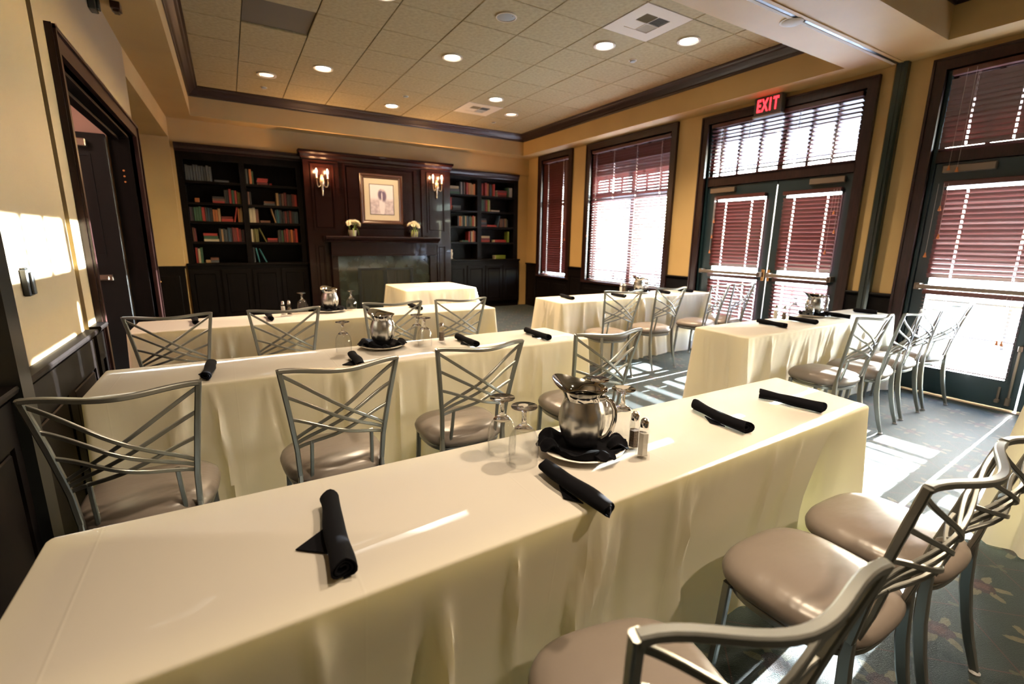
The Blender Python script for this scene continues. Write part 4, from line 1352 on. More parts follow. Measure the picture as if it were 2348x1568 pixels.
# flower pots on the mantel
for q, (x, lab) in enumerate(((1.865, 'stone pot of white flowers on the doorway side of the mantel'), (2.97, 'stone pot of white flowers on the window side of the mantel'))):
    rnd = random.Random(5 + q)
    t = thing('flower_pot', lab, 'flowers', (x, 8.505, 1.436), 0, 'flower pots on the mantel')
    MB().lathe([(0.052, 0.0), (0.056, 0.004), (0.070, 0.095), (0.070, 0.100), (0.062, 0.100), (0.058, 0.085), (0.0, 0.085)], 22).build('pot', M['pot'], t, smooth=40)
    for k in range(20):
        a, rr = rnd.uniform(0, 2 * pi), rnd.uniform(0.0, 0.12)
        cx, cy, cz = rr * cos(a), rr * 0.75 * sin(a), 0.145 + 0.095 * sqrt(max(0.0, 1 - (rr / 0.135) ** 2)) + rnd.uniform(-0.012, 0.012)
        n_ = Vector((cx, cy - 0.03, 0.11)).normalized()
        rot = n_.to_track_quat('Z', 'Y').to_matrix().to_4x4()
        mb = MB()
        for lay, (R0, npt, lift) in enumerate(((0.048, 6, 0.008), (0.036, 6, 0.018), (0.022, 5, 0.026))):
            for i in range(npt):
                b = 2 * pi * (i + lay * 0.5) / npt
                u_, v_ = Vector((cos(b), sin(b), 0)), Vector((-sin(b), cos(b), 0))
                pts = [u_ * 0.003, u_ * R0 * 0.55 + v_ * R0 * 0.42 + Vector((0, 0, lift * 0.6)), u_ * R0 + Vector((0, 0, lift * 1.5)), u_ * R0 * 0.55 - v_ * R0 * 0.42 + Vector((0, 0, lift * 0.6)), u_ * R0 * 0.5 + Vector((0, 0, lift * 0.2))]
                mb.add(pts, [(0, 1, 4), (1, 2, 4), (2, 3, 4), (3, 0, 4)])
        mb.move(Matrix.Translation((cx, cy, cz)) @ rot)
        fl = mb.build('bloom', M['petal'], t)
        MB().lathe([(0.0, 0.004), (0.007, 0.010), (0.0, 0.016)], 8).move(Matrix.Translation((cx, cy, cz)) @ rot).build('flower_centre', M['petalc'], fl)
    for k in range(12):
        a = rnd.uniform(0, 2 * pi)
        L_ = rnd.uniform(0.05, 0.14) if k > 3 else rnd.uniform(0.16, 0.24)
        pth = []
        for i in range(6):
            s_ = i / 5
            pth.append((cos(a) * (0.05 + 0.06 * s_), sin(a) * 0.05 * (1 + s_) - 0.01, 0.115 + 0.05 * sin(s_ * pi * 0.6) - (L_ * s_ * s_ if k < 7 else -0.06 * s_)))
        if min(q_[2] for q_ in pth) < 0.004:
            pth = [(q_[0], q_[1], max(q_[2], 0.006)) for q_ in pth]
        MB().sweep(pth, [(-0.009, 0), (0, 0.002), (0.009, 0), (0, -0.001)], scale=[0.5, 1, 1.1, 1, 0.8, 0.15]).build('leaf', M['leaf'], t)

# ------------------------------------------------------------------ tables and cloths
TZ = 0.75


def table(label_t, label_c, quad, hem=0.03, cs=(1, 1, 1, 1), lean=(0.05, 0, 0, 0), flare=(0.02, 0.02, 0.02, 0.02), seed=0, amp=0.012, group=True):
    """quad: front-left, front-right, back-right, back-left corners of the cloth's top edge (x, y). sides: front, right, back, left"""
    rnd = random.Random(seed)
    cx = sum(q[0] for q in quad) / 4
    cy = sum(q[1] for q in quad) / 4
    Q = [Vector((q[0] - cx, q[1] - cy, 0)) for q in quad]
    t = thing('banquet_table', label_t, 'table', (cx, cy, 0), 0, 'narrow folding tables under the cloths')
    w = min((Q[1] - Q[0]).length, (Q[2] - Q[3]).length)
    d = min((Q[3] - Q[0]).length, (Q[2] - Q[1]).length)
    MB().cbox(-w / 2 + 0.03, w / 2 - 0.03, -d / 2 + 0.03, d / 2 - 0.03, TZ - 0.030, TZ - 0.006, 0.004).build('tabletop', M['wood'], t)
    lm = MB().tube([(0, 0, 0.02), (0, 0, TZ - 0.03)], 0.014, 10, up=(0, 1, 0)).mesh('leg', M['chrome'])
    fm = MB().lathe([(0.020, 0.0), (0.020, 0.012), (0.014, 0.022)], 12).mesh('foot', M['glide'])
    for sx in (-1, 1):
        for sy in (-1, 1):
            lo = link('leg', lm, t, (sx * (w / 2 - 0.30), sy * (d / 2 - 0.13), 0))
            link('foot', fm, lo)
    # cloth
    per = []                                   # (point, outward normal, side, param, distance to a corner)
    r = 0.018
    for i in range(4):
        a, b = Q[i], Q[(i + 1) % 4]
        e = (b - a)
        L_ = e.length
        e.normalize()
        nrm = Vector((e.y, -e.x, 0))
        ns = max(8, int(L_ / 0.014))
        for k in range(ns + 1):
            s_ = r + (L_ - 2 * r) * k / ns
            per.append((a + e * s_, nrm, i, s_, min(s_, L_ - s_), L_))
        nb = Q[(i + 2) % 4] - b
        nb.normalize()
        n2 = Vector((nb.y, -nb.x, 0))
        c0 = b - e * r + nb * r
        for k in range(1, 5):
            f = k / 5
            nn = (nrm * cos(f * pi / 2) + n2 * sin(f * pi / 2)).normalized()
            per.append((c0 + nn * r, nn, i, L_, 0.0, L_))
    folds = []
    for sd_ in range(4):
        L_ = (Q[(sd_ + 1) % 4] - Q[sd_]).length
        folds.append([(rnd.uniform(0.1, L_ - 0.1), rnd.uniform(0.007, 0.030), rnd.uniform(0.25, 1.0) * rnd.choice((1, 1, -0.7)), rnd.uniform(-0.12, 0.12), rnd.uniform(0.0, 0.25)) for _ in range(int(L_ * 6) + 2)])
    waves = [[(rnd.uniform(7, 26), rnd.uniform(0, 6.28), rnd.uniform(0.25, 1.0)) for _ in range(6)] for _ in range(4)]
    corner = [(rnd.uniform(0.055, 0.085), rnd.uniform(0.10, 0.16)) for _ in range(4)]
    H = TZ - hem
    rows = [0.0, 0.0035, 0.0075, 0.013, 0.025, 0.045, 0.07, 0.11, 0.16, 0.22, 0.29, 0.36, 0.44, 0.52, 0.60, 0.66, H]
    vs, fs = [], []
    n = len(per)
    for ri, dd in enumerate(rows):
        f = dd / H
        for (p_, nn, sd_, s_, dc, L_) in per:
            fo = 0.0
            for (fr_, ph, am) in waves[sd_]:
                fo += am * sin(fr_ * s_ + ph + 0.5 * f)
            fo = fo / 2.0
            fo = max(fo, -0.5) ** 1 if fo > 0 else fo * 0.55
            edge_ = min(1.0, dc / 0.12)
            fd = 0.0
            for (f0, fw_, fa, fsk, ft) in folds[sd_]:
                u_ = (s_ - f0 - fsk * f) / (fw_ * (0.55 + 0.9 * f))
                if abs(u_) < 3:
                    fd += fa * math.exp(-u_ * u_) * max(0.0, min(1.0, (f - ft + 0.12) / 0.25)) * max(0.0, min(1.0, (dd - 0.008) / 0.06))
            off = fo * amp * 0.6 * max(0.0, min(1.0, (dd - 0.008) / 0.12)) * (0.45 + 1.1 * f) * edge_
            off += fd * amp * 1.8 * edge_
            # fine gathers just under the table edge
            off += 0.0024 * (0.35 + 0.65 * (0.5 + 0.5 * sin(s_ * 3.1 + seed))) * sin(s_ * 95 + 3 * sin(s_ * 7)) * math.exp(-dd / 0.05) * max(0.0, min(1, (dd - 0.008) / 0.02)) * edge_
            ca, cw = corner[sd_ if dc < 0.2 and s_ > L_ / 2 else (sd_ - 1) % 4]
            ca *= cs[sd_ if dc < 0.2 and s_ > L_ / 2 else (sd_ - 1) % 4]
            off += ca * f * math.exp(-(dc / cw) ** 2) * (1.0 - 0.75 * math.exp(-((dc - cw * 0.95) / 0.035) ** 2))
            fl_ = flare[sd_]
            ln = lean[sd_] * min(1.0, dc / 0.25)
            off += fl_ * f - ln * min(1.0, f * 1.8)
            rr = 0.007
            if dd < rr:
                k_ = dd / rr
                off -= rr * (1 - sin(min(1, k_) * pi / 2))
            z = TZ - dd
            if ri == len(rows) - 1:
                z += 0.004 * sin(s_ * 9)
            vs.append((p_.x + nn.x * off, p_.y + nn.y * off, max(z, 0.006)))
    for ri in range(len(rows) - 1):
        for k in range(n):
            j = (k + 1) % n
            fs.append((ri * n + k, ri * n + j, (ri + 1) * n + j, (ri + 1) * n + k))
    fs.append(tuple(range(n)))
    me = bpy.data.meshes.new('tablecloth')
    me.from_pydata(vs, [], fs)
    bm = bmesh.new()
    bm.from_mesh(me)
    bmesh.ops.recalc_face_normals(bm, faces=bm.faces)
    bm.to_mesh(me)
    bm.free()
    me.materials.append(M['cloth'])
    me.polygons.foreach_set('use_smooth', [True] * len(me.polygons))
    me.set_sharp_from_angle(angle=rad(70))
    c = link('tablecloth', me, None, (cx, cy, 0))
    tag(c, label_c, 'tablecloth', 'ivory tablecloths')
    return t


def rect(x0, x1, y0, y1):
    return [(x0, y0), (x1, y0), (x1, y1), (x0, y1)]


table('folding table under the cloth of the closest row', 'ivory cloth on the closest long table, under the biggest pitcher',
      [(-0.400, 0.768), (2.215, 0.815), (2.285, 1.250), (-0.400, 1.290)], lean=(0.07, 0, 0.0, 0), flare=(0, 0.0, 0.01, 0.0), seed=3, amp=0.024)
table('folding table under the cloth of the second row by the doorway', 'ivory cloth on the second table of the doorway row, edge lit by thin sun streaks',
      [(-0.572, 2.420), (2.065, 2.420), (2.025, 2.900), (-0.572, 2.900)], cs=(1, 1, 0.15, 0.35), lean=(0.03, 0, 0, 0.02), flare=(0, 0.015, 0, 0), seed=8, amp=0.016)
table('folding table under the cloth of the third row by the doorway', 'ivory cloth on the third table of the doorway row, before the dark cabinets',
      [(-0.645, 3.965), (2.20, 3.995), (2.20, 4.49), (-0.645, 4.49)], cs=(1, 1, 0.3, 0.6), lean=(0.10, 0, 0, 0), flare=(0, 0.02, 0, 0), seed=13, amp=0.016)
table('small table standing alone before the fireplace', 'ivory cloth on the small bare table alone before the fireplace',
      [(1.90, 5.86), (2.93, 5.88), (2.93, 6.84), (1.925, 6.84)], hem=0.05, lean=(0, 0, 0, 0), flare=(0.03, 0.14, 0.03, 0.03), seed=17, amp=0.018)
table('folding table under the cloth beside the wide window', 'ivory cloth on the long table before the wide window, hem puddling on the carpet',
      [(3.005, 4.005), (5.53, 4.035), (5.53, 4.56), (3.04, 4.56)], hem=0.0, lean=(0.03, 0, 0, 0), flare=(0.03, 0.02, 0.02, 0.02), seed=21, amp=0.028)
table('folding table under the cloth beside the black wall post', 'ivory cloth on the long table ending at the black wall post',
      [(3.078, 1.920), (5.44, 1.935), (5.53, 2.345), (3.10, 2.380)], hem=0.01, lean=(0.05, 0, 0, 0), flare=(0.0, 0.01, 0, 0.02), seed=27, amp=0.022)
table('folding table mostly outside the photograph near the closest chairs', 'ivory cloth hanging at the very edge of the picture beside the closest chairs',
      [(3.02, 0.08), (5.3, 0.08), (5.3, 0.54), (3.06, 0.54)], hem=0.02, lean=(0, 0, 0, 0), flare=(0.03, 0.05, 0.02, 0.04), seed=31, amp=0.022)


# ------------------------------------------------------------------ chairs
def bow(x, hw):
    t_ = max(-1, min(1, x / hw))
    return -0.052 * (0.5 + 0.5 * cos(pi * t_))


def post_at(z):
    """half width and depth of the back posts at height z"""
    ks = [(0.45, 0.166, -0.168), (0.575, 0.172, -0.186), (0.75, 0.194, -0.222), (0.925, 0.219, -0.262)]
    for (z0, x0, y0), (z1, x1, y1) in zip(ks, ks[1:]):
        if z <= z1:
            f = (z - z0) / (z1 - z0)
            return x0 + (x1 - x0) * f, y0 + (y1 - y0) * f
    return ks[-1][1:]


def make_chair(label):
    t = thing('banquet_chair', label, 'chair')
    # cushion: rounded square, domed
    mb = MB()
    prof = [(0.0, 0.484), (0.30, 0.483), (0.55, 0.480), (0.76, 0.474), (0.90, 0.463), (0.97, 0.448), (1.0, 0.430), (0.985, 0.413), (0.93, 0.400), (0.80, 0.392), (0.0, 0.392)]
    ns = 48
    vs, fs = [], []
    for (s_, z) in prof:
        for i in range(ns):
            a = 2 * pi * i / ns
            ex = 2 / 3.0
            cx = abs(cos(a)) ** ex * (1 if cos(a) > 0 else -1)
            cy = abs(sin(a)) ** ex * (1 if sin(a) > 0 else -1)
            wx = 0.2155 * (1.0 + 0.035 * cy)
            vs.append((cx * s_ * wx, 0.012 + cy * s_ * 0.206, z))
    for r in range(len(prof) - 1):
        for i in range(ns):
            j = (i + 1) % ns
            fs.append((r * ns + i, r * ns + j, (r + 1) * ns + j, (r + 1) * ns + i))
    mb.add(vs, fs)
    mb.build('seat', M['seat'], t, smooth=80)
    fr = []
    for i in range(40):
        a = 2 * pi * i / 40
        ex = 2 / 2.9
        cx = abs(cos(a)) ** ex * (1 if cos(a) > 0 else -1)
        cy = abs(sin(a)) ** ex * (1 if sin(a) > 0 else -1)
        fr.append((cx * 0.190 * (1 + 0.05 * cy), 0.005 + cy * 0.176, 0.383))
    MB().bar(fr, 0.014, 0.020, closed=True).build('seat_frame', M['metal'], t, smooth=40)
    for s_ in (-1, 1):
        pth = []
        for i in range(9):
            z = 0.45 + (0.925 - 0.45) * i / 8
            x, y = post_at(z)
            pth.append((s_ * x, y, z))
        MB().bar(pth, 0.019, 0.019, up=(0, 1, 0)).build('upright', M['metal'], t, smooth=40)
    # top rail
    n = 18
    pth = []
    for i in range(n + 1):
        x = -0.219 + 0.438 * i / n
        pth.append((x, -0.262 + bow(x, 0.219), 0.920 - 0.010 * (0.5 + 0.5 * cos(pi * x / 0.219))))
    MB().bar(pth, 0.019, 0.017).build('top_rail', M['metal'], t, smooth=40)
    # six crossing bars, three from each post
    z0s, z1s = (0.905, 0.815, 0.715), (0.622, 0.602, 0.582)
    for s_ in (-1, 1):
        for za, zb in zip(z0s, z1s):
            pth = []
            for i in range(15):
                f = i / 14
                z = za + (zb - za) * f
                xa, _ = post_at(za)
                xb, _ = post_at(zb)
                x = s_ * (xa * (1 - f) - xb * f)
                hw, y = post_at(z)
                y += bow(x, hw) + (0.0035 if s_ > 0 else -0.0035) * sin(pi * f)
                pth.append((x, y, z))
            MB().bar(pth, 0.010, 0.013).build('lattice_bar', M['metal'], t, smooth=40)
    for s_ in (-1, 1):
        x = s_ * 0.118
        hw, y = post_at(0.595)
        MB().bar([(x, y + bow(x, hw) * 0.9, 0.607), (x * 1.02, -0.186, 0.52), (x * 1.04, -0.158, 0.40)], 0.014, 0.014, up=(0, 1, 0)).build('back_stile', M['metal'], t, smooth=40)
    # legs: sabre behind, straight in front
    gm = MB().lathe([(0.015, 0.0), (0.016, 0.006), (0.010, 0.012)], 12).mesh('glide', M['glide'])
    for s_ in (-1, 1):
        pth = [(s_ * 0.166, -0.168, 0.455), (s_ * 0.166, -0.166, 0.40), (s_ * 0.168, -0.172, 0.30), (s_ * 0.170, -0.188, 0.20), (s_ * 0.172, -0.212, 0.10), (s_ * 0.174, -0.240, 0.008)]
        l_ = MB().bar(pth, 0.020, 0.030, up=(0, 1, 0), scale=[0.75, 1.0, 1.08, 1.0, 0.9, 0.74]).build('leg', M['metal'], t, smooth=40)
        link('glide', gm, l_, (s_ * 0.174, -0.241, 0))
        pth = [(s_ * 0.176, 0.150, 0.395), (s_ * 0.180, 0.156, 0.25), (s_ * 0.184, 0.166, 0.10), (s_ * 0.186, 0.172, 0.008)]
        l_ = MB().bar(pth, 0.022, 0.024, up=(0, 1, 0), scale=[1.0, 1.0, 0.92, 0.8]).build('leg', M['metal'], t, smooth=40)
        link('glide', gm, l_, (s_ * 0.186, 0.172, 0))
    return t


CH = [(-0.335, 2.085, -2.5, 'silver lattice back chair at the second doorway row table, next to the dark wainscot'),
      (0.325, 2.100, 1.6, 'silver chair at the second doorway row table, before the napkin with a flap'),
      (0.970, 2.150, -0.6, 'silver chair at the second doorway row table, behind the closest pair of goblets'),
      (1.745, 2.120, -4.0, 'silver chair at the aisle end of the second doorway row table, behind the big pitcher'),
      (-0.355, 3.760, 0.4, 'silver chair at the third doorway row table, first from the doorway'),
      (0.290, 3.760, 0.0, 'silver chair at the third doorway row table, second from the doorway'),
      (1.068, 3.800, -4.2, 'silver chair at the third doorway row table, behind the second row pitcher'),
      (1.630, 3.785, -3.8, 'silver chair at the aisle end of the third doorway row table'),
      (3.400, 3.700, -9.5, 'silver chair at the wide window table, nearest the aisle'),
      (4.100, 3.740, -2.0, 'silver chair at the wide window table, second from the aisle, fully lit legs'),
      (4.900, 3.740, 9.0, 'silver chair at the wide window table, third from the aisle, before the glazed doors'),
      (5.370, 3.730, 2.5, 'silver chair at the wide window table, last one, closest to the glazed doors'),
      (3.800, 1.715, -4.0, 'silver chair at the black post table, nearest the aisle, sunlit seat'),
      (4.270, 1.680, 6.0, 'silver chair at the black post table, second from the aisle'),
      (4.780, 1.715, 1.0, 'silver chair at the black post table, third from the aisle'),
      (5.290, 1.700, -8.0, 'silver chair at the black post table, last one, before the tall door blind'),
      (0.655, 0.545, -12.2, 'silver chair closest of all, its top rail sweeping across the bottom of the picture'),
      (1.378, 0.565, -0.3, 'silver chair at the closest table, middle one, with a broad shine on its taupe seat'),
      (1.842, 0.560, -1.5, 'silver chair at the closest table, farthest one, beside the carpet sun patch')]
proto = make_chair(CH[0][3])
proto['group'] = 'silver chairs with taupe seats'
for i, (x, y, a, lab) in enumerate(CH):
    if i == 0:
        proto.location = (x, y, 0)
        proto.rotation_euler = (0, 0, rad(a))
    else:
        dup(proto, (x, y, 0), rad(a), lab)


# ------------------------------------------------------------------ napkin rolls
def napkin(x, y, ang, label, length=0.265, r=0.021, flap=0, seed=0, bend=0.0):
    rnd = random.Random(seed)
    t = thing('napkin_roll', label, 'napkin', (x, y, TZ + 0.0012), ang, 'black napkin rolls')
    # flattened spiral section swept along y
    n = 40
    turns = 2.6
    outer, inner = [], []
    for i in range(n + 1):
        f = i / n
        a = -pi / 2 + 2 * pi * turns * (1 - f)
        rr = r * (0.32 + 0.68 * f)
        outer.append((rr * cos(a) * 1.12, rr * sin(a) * 0.92))
        inner.append(((rr - 0.0030) * cos(a) * 1.12, (rr - 0.0030) * sin(a) * 0.92))
    poly = outer + inner[::-1]
    m_ = len(poly)
    ny = 14
    vs, fs = [], []
    ph = rnd.uniform(0, 6)
    for k in range(ny + 1):
        f = k / ny
        yy = -length / 2 + length * f
        sc = 1.0 + 0.07 * sin(f * 5.0 + ph) + 0.05 * sin(f * 11 + ph * 2)
        dx = bend * (4 * (f - 0.5) ** 2) + 0.002 * sin(f * 8 + ph)
        for (a, b) in poly:
            sk = 0.010 * (a / r) * (1 if k in (0, ny) else 0) * (1 if k else -1) * rnd.choice((0.4, 1.0)) * 0
            vs.append((a * sc + dx, yy + sk + 0.006 * sin(a * 120 + ph) * (1 if k in (0, ny) else 0), r * 0.92 + b * sc + r * 0.07))
    for k in range(ny):
        for i in range(m_):
            j = (i + 1) % m_
            fs.append((k * m_ + i, k * m_ + j, (k + 1) * m_ + j, (k + 1) * m_ + i))
    # spiral caps as quads between outer and inner
    for k in (0, ny):
        for i in range(n):
            q = (k * m_ + i, k * m_ + i + 1, k * m_ + m_ - 2 - i, k * m_ + m_ - 1 - i)
            fs.append(q if k == 0 else q[::-1])
    zmin = min(v_[2] for v_ in vs)
    vs = [(a, b, c_ - zmin) for a, b, c_ in vs]
    MB().add(vs, fs).build('cloth', M['napkin'], t, smooth=50)
    # cutlery bundle filling the middle
    MB().tube([(0.0, -length / 2 + 0.02, r * 0.95), (0.0, length / 2 - 0.02, r * 0.95)], r * 0.34, 8).build('core', M['napkin'], t)
    if flap:
        s_ = 1 if flap > 0 else -1
        w = abs(flap)
        MB().add([(s_ * r * 0.5, -0.055, 0.002), (s_ * (r + w), -0.008, 0.0015), (s_ * r * 0.5, 0.045, 0.004), (s_ * r * 0.5, -0.055, 0.006), (s_ * (r + w), -0.008, 0.0045), (s_ * r * 0.5, 0.045, 0.008)],
                 [(0, 2, 1), (3, 4, 5), (0, 1, 4, 3), (1, 2, 5, 4), (2, 0, 3, 5)]).build('flap', M['napkin'], t)
    return t


NR = 0.0235
NP = [  # first end, second end, label, flap
    ((0.151, 1.121), (0.128, 0.832), 'black napkin roll with a triangular flap, alone at the closest table corner end', -0.055),
    ((0.708, 1.003), (0.716, 0.735), 'black napkin roll overhanging the closest table edge, in front of the big pitcher', -0.014),
    ((1.512, 1.138), (1.467, 0.884), 'black napkin roll on the closest table, third one, next to a square of sun', -0.012),
    ((1.888, 1.090), (1.936, 0.860), 'black napkin roll at the aisle end of the closest table', 0),
    ((-0.128, 2.735), (-0.144, 2.470), 'black napkin roll at the doorway end of the second row table, behind the first chair', -0.02),
    ((0.528, 2.60), (0.520, 2.34), 'black napkin with a wide flap on the second row table, behind a chair', -0.05),
    ((1.244, 2.78), (1.246, 2.515), 'black napkin roll on the second row table beside the lone pepper shaker', -0.02),
    ((1.772, 2.77), (1.758, 2.475), 'black napkin roll at the aisle end of the second row table', -0.015),
    ((-0.285, 4.40), (-0.256, 4.09), 'black napkin roll on the third row table, seen through the first chair', 0.03),
    ((0.228, 4.37), (0.236, 4.07), 'black napkin roll on the third row table near the salt and pepper', 0.0),
    ((1.050, 4.44), (1.018, 4.13), 'black napkin roll on the third row table, behind a chair and the second row pitcher', 0.0),
    ((1.470, 4.42), (1.476, 4.11), 'black napkin roll at the aisle end of the third row table', 0.0),
    ((3.33, 4.46), (3.275, 4.15), 'black napkin roll at the aisle end of the wide window table', 0.0),
    ((3.995, 4.32), (3.984, 4.06), 'black napkin roll on the wide window table under the shakers', 0.0),
    ((4.85, 4.38), (4.80, 4.10), 'black napkin roll on the wide window table past the plate', 0.0),
    ((5.257, 4.36), (5.252, 4.12), 'black napkin roll at the door end of the wide window table', 0.0),
    ((3.738, 2.26), (3.704, 2.0), 'black napkin roll on the black post table, nearest the aisle, under the shakers', 0.0),
    ((4.129, 2.225), (4.109, 1.975), 'black napkin roll on the black post table, in front of the plate', 0.0),
    ((4.729, 2.20), (4.708, 2.0), 'black napkin roll on the black post table, just past the plate', 0.0),
    ((5.25, 2.22), (5.272, 2.015), 'black napkin roll at the far end of the black post table', 0.0)]
for i, (p0, p1, lab, fl) in enumerate(NP):
    dx, dy = p0[0] - p1[0], p0[1] - p1[1]
    napkin((p0[0] + p1[0]) / 2, (p0[1] + p1[1]) / 2, atan2(-dx, dy), lab, sqrt(dx * dx + dy * dy) * (0.99 if i < 8 else 0.92), NR if i < 8 else 0.0225, fl, i + 1, 0.012 if i == 2 else 0.0)


# ------------------------------------------------------------------ pitchers, plates, glasses, shakers
def pitcher(x, y, rz, label):
    t = thing('water_pitcher', label, 'pitcher', (x, y, TZ + 0.024), rz, 'steel water pitchers')
    ns = 40
    prof = [(0.050, 0.0), (0.053, 0.003), (0.063, 0.026), (0.0715, 0.056), (0.0735, 0.080), (0.0705, 0.106), (0.063, 0.129), (0.0585, 0.140), (0.0575, 0.146)]
    MB().lathe([(0.0, 0.0)] + prof, ns, caps=False).build('body', M['steel'], t, smooth=60)
    # flared lip with a wide spout to +x
    rows = [(0.0575, 0.145, 0.0), (0.058, 0.152, 0.05), (0.062, 0.162, 0.25), (0.069, 0.171, 0.65), (0.076, 0.178, 1.0), (0.0745, 0.1795, 1.0), (0.067, 0.173, 0.65), (0.060, 0.164, 0.25), (0.0555, 0.152, 0.05), (0.055, 0.145, 0.0), (0.060, 0.126, 0), (0.068, 0.098, 0), (0.068, 0.068, 0), (0.056, 0.02, 0), (0.0, 0.006, 0)]
    vs, fs = [], []
    for (r, z, k) in rows:
        for i in range(ns):
            a = 2 * pi * i / ns
            sp = math.exp(-(((a + pi) % (2 * pi) - pi) / 0.80) ** 2)
            vs.append(((r + k * 0.036 * sp) * cos(a), (r + k * 0.008 * sp) * sin(a), z + k * 0.022 * sp))
    for q in range(len(rows) - 1):
        for i in range(ns):
            j = (i + 1) % ns
            fs.append((q * ns + i, q * ns + j, (q + 1) * ns + j, (q + 1) * ns + i))
    MB().add(vs, fs).build('lip', M['polish'], t, smooth=60)
    hp = [(-0.062, 0, 0.158), (-0.080, 0, 0.165), (-0.100, 0, 0.157), (-0.112, 0, 0.135), (-0.113, 0, 0.104), (-0.106, 0, 0.074), (-0.093, 0, 0.048), (-0.077, 0, 0.033), (-0.066, 0, 0.031)]
    MB().sweep(hp, [(cos(q * pi / 5) * 0.0085, sin(q * pi / 5) * 0.0055) for q in range(10)], up=(0, 1, 0)).build('handle', M['polish'], t, smooth=60)
    MB().lathe([(0.060, 0.0), (0.068, 0.002)], 8).v
    return t


def plate(x, y, label, lab_n, seed, r=0.135):
    t = thing('plate', label, 'plate', (x, y, TZ + 0.001), 0, 'white plates under the pitchers')
    MB().lathe([(0.0, 0.0), (r * 0.62, 0.0), (r * 0.66, 0.003), (r * 0.82, 0.008), (r, 0.019), (r * 1.005, 0.021), (r * 0.99, 0.0225), (r * 0.80, 0.0125), (r * 0.62, 0.0065), (0.0, 0.006)], 48).build('dish', M['china'], t, smooth=60)
    MB().lathe([(r * 0.55, -0.0006), (r * 0.58, -0.0006), (r * 0.58, 0.002), (r * 0.55, 0.002)], 40, close=True).build('foot_ring', M['china'], t)
    # crumpled napkin on it
    rnd = random.Random(seed)
    ns, nr = 84, 14
    ph = [rnd.uniform(0, 6.28) for _ in range(6)]
    vs, fs = [], []
    for side in (1, 0):
        for q in range(nr + 1):
            f = q / nr
            for i in range(ns):
                a = 2 * pi * i / ns
                R_ = r * (0.86 + 0.13 * cos(4 * a + ph[0]) + 0.05 * sin(3 * a + ph[1]))
                rr = R_ * f
                g_ = max(0.0, min(1.0, (rr - 0.080) / 0.026))
                g_ = g_ * g_ * (3 - 2 * g_)
                z = 0.0075 + 0.003 * f + max(0.0, rr / r - 0.62) * 0.045
                sw = a + 0.5 * f
                fold = (0.55 + 0.45 * sin(3 * sw + ph[2])) * (0.6 + 0.4 * sin(5 * sw + ph[3]))
                bump = 0.034 * fold * g_ * (1.0 - 0.35 * max(0, (f - 0.85) / 0.15))
                bump += 0.004 * (0.5 + 0.5 * sin(13 * a + 5 * f + ph[4])) * g_
                vs.append((rr * cos(a), rr * sin(a), z + (bump + 0.005 if side else bump * 0.25 * 0)))
    m_ = (nr + 1) * ns
    for s_ in (0, 1):
        for q in range(nr):
            for i in range(ns):
                j = (i + 1) % ns
                f_ = (s_ * m_ + q * ns + i, s_ * m_ + q * ns + j, s_ * m_ + (q + 1) * ns + j, s_ * m_ + (q + 1) * ns + i)
                fs.append(f_ if s_ == 0 else f_[::-1])
    for i in range(ns):
        j = (i + 1) % ns
        fs.append((nr * ns + i, nr * ns + j, m_ + nr * ns + j, m_ + nr * ns + i))
    n_ = thing('cloth_napkin', lab_n, 'napkin', (x, y, TZ + 0.001), 0, 'black napkins under the pitchers')
    MB().add(vs, fs).build('cloth', M['napkin'], n_, smooth=50)
    # folded-over tails
    for (a, dz, wd) in ((rnd.uniform(2.9, 3.3), 0.022, 1.0), (rnd.uniform(5.5, 5.9), 0.020, 1.15), (rnd.uniform(4.3, 4.7), 0.010, 0.8)):
        c_, s2 = cos(a), sin(a)
        pth = []
        for i in range(9):
            f = i / 8
            rr = 0.086 + 0.058 * f
            pth.append((c_ * rr, s2 * rr, 0.018 + dz * sin(pi * min(1.0, f * 1.15)) + 0.010 * f))
        sec = []
        for i in range(13):
            u_ = -0.040 + 0.080 * i / 12
            sec.append((u_ * wd, 0.0045 * cos(u_ * 130) + 0.006 * cos(u_ * 40)))
        sec = sec + [(u_, v_ - 0.0045) for u_, v_ in sec[::-1]]
        MB().sweep(pth, sec, scale=[0.75, 0.9, 1.0, 1.0, 1.0, 0.98, 0.94, 0.86, 0.7]).build('fold', M['napkin'], n_, smooth=60)
    return t


GP = [(0.0415, 0.0), (0.0425, 0.001), (0.0445, 0.030), (0.0450, 0.055), (0.0425, 0.082), (0.034, 0.103), (0.020, 0.117), (0.0095, 0.124), (0.0075, 0.130), (0.0065, 0.145), (0.0070, 0.160), (0.0105, 0.168), (0.026, 0.173), (0.0385, 0.1765), (0.0385, 0.179), (0.0, 0.1805)]
GI = [(0.0, 0.1165), (0.012, 0.1135), (0.024, 0.1085), (0.0325, 0.1000), (0.0405, 0.081), (0.0430, 0.055), (0.0426, 0.030), (0.0405, 0.001)]
glass_bowl = MB().lathe(GI[::-1][::-1] + GP[:1], 32)
gl_me = None
gs_me = None


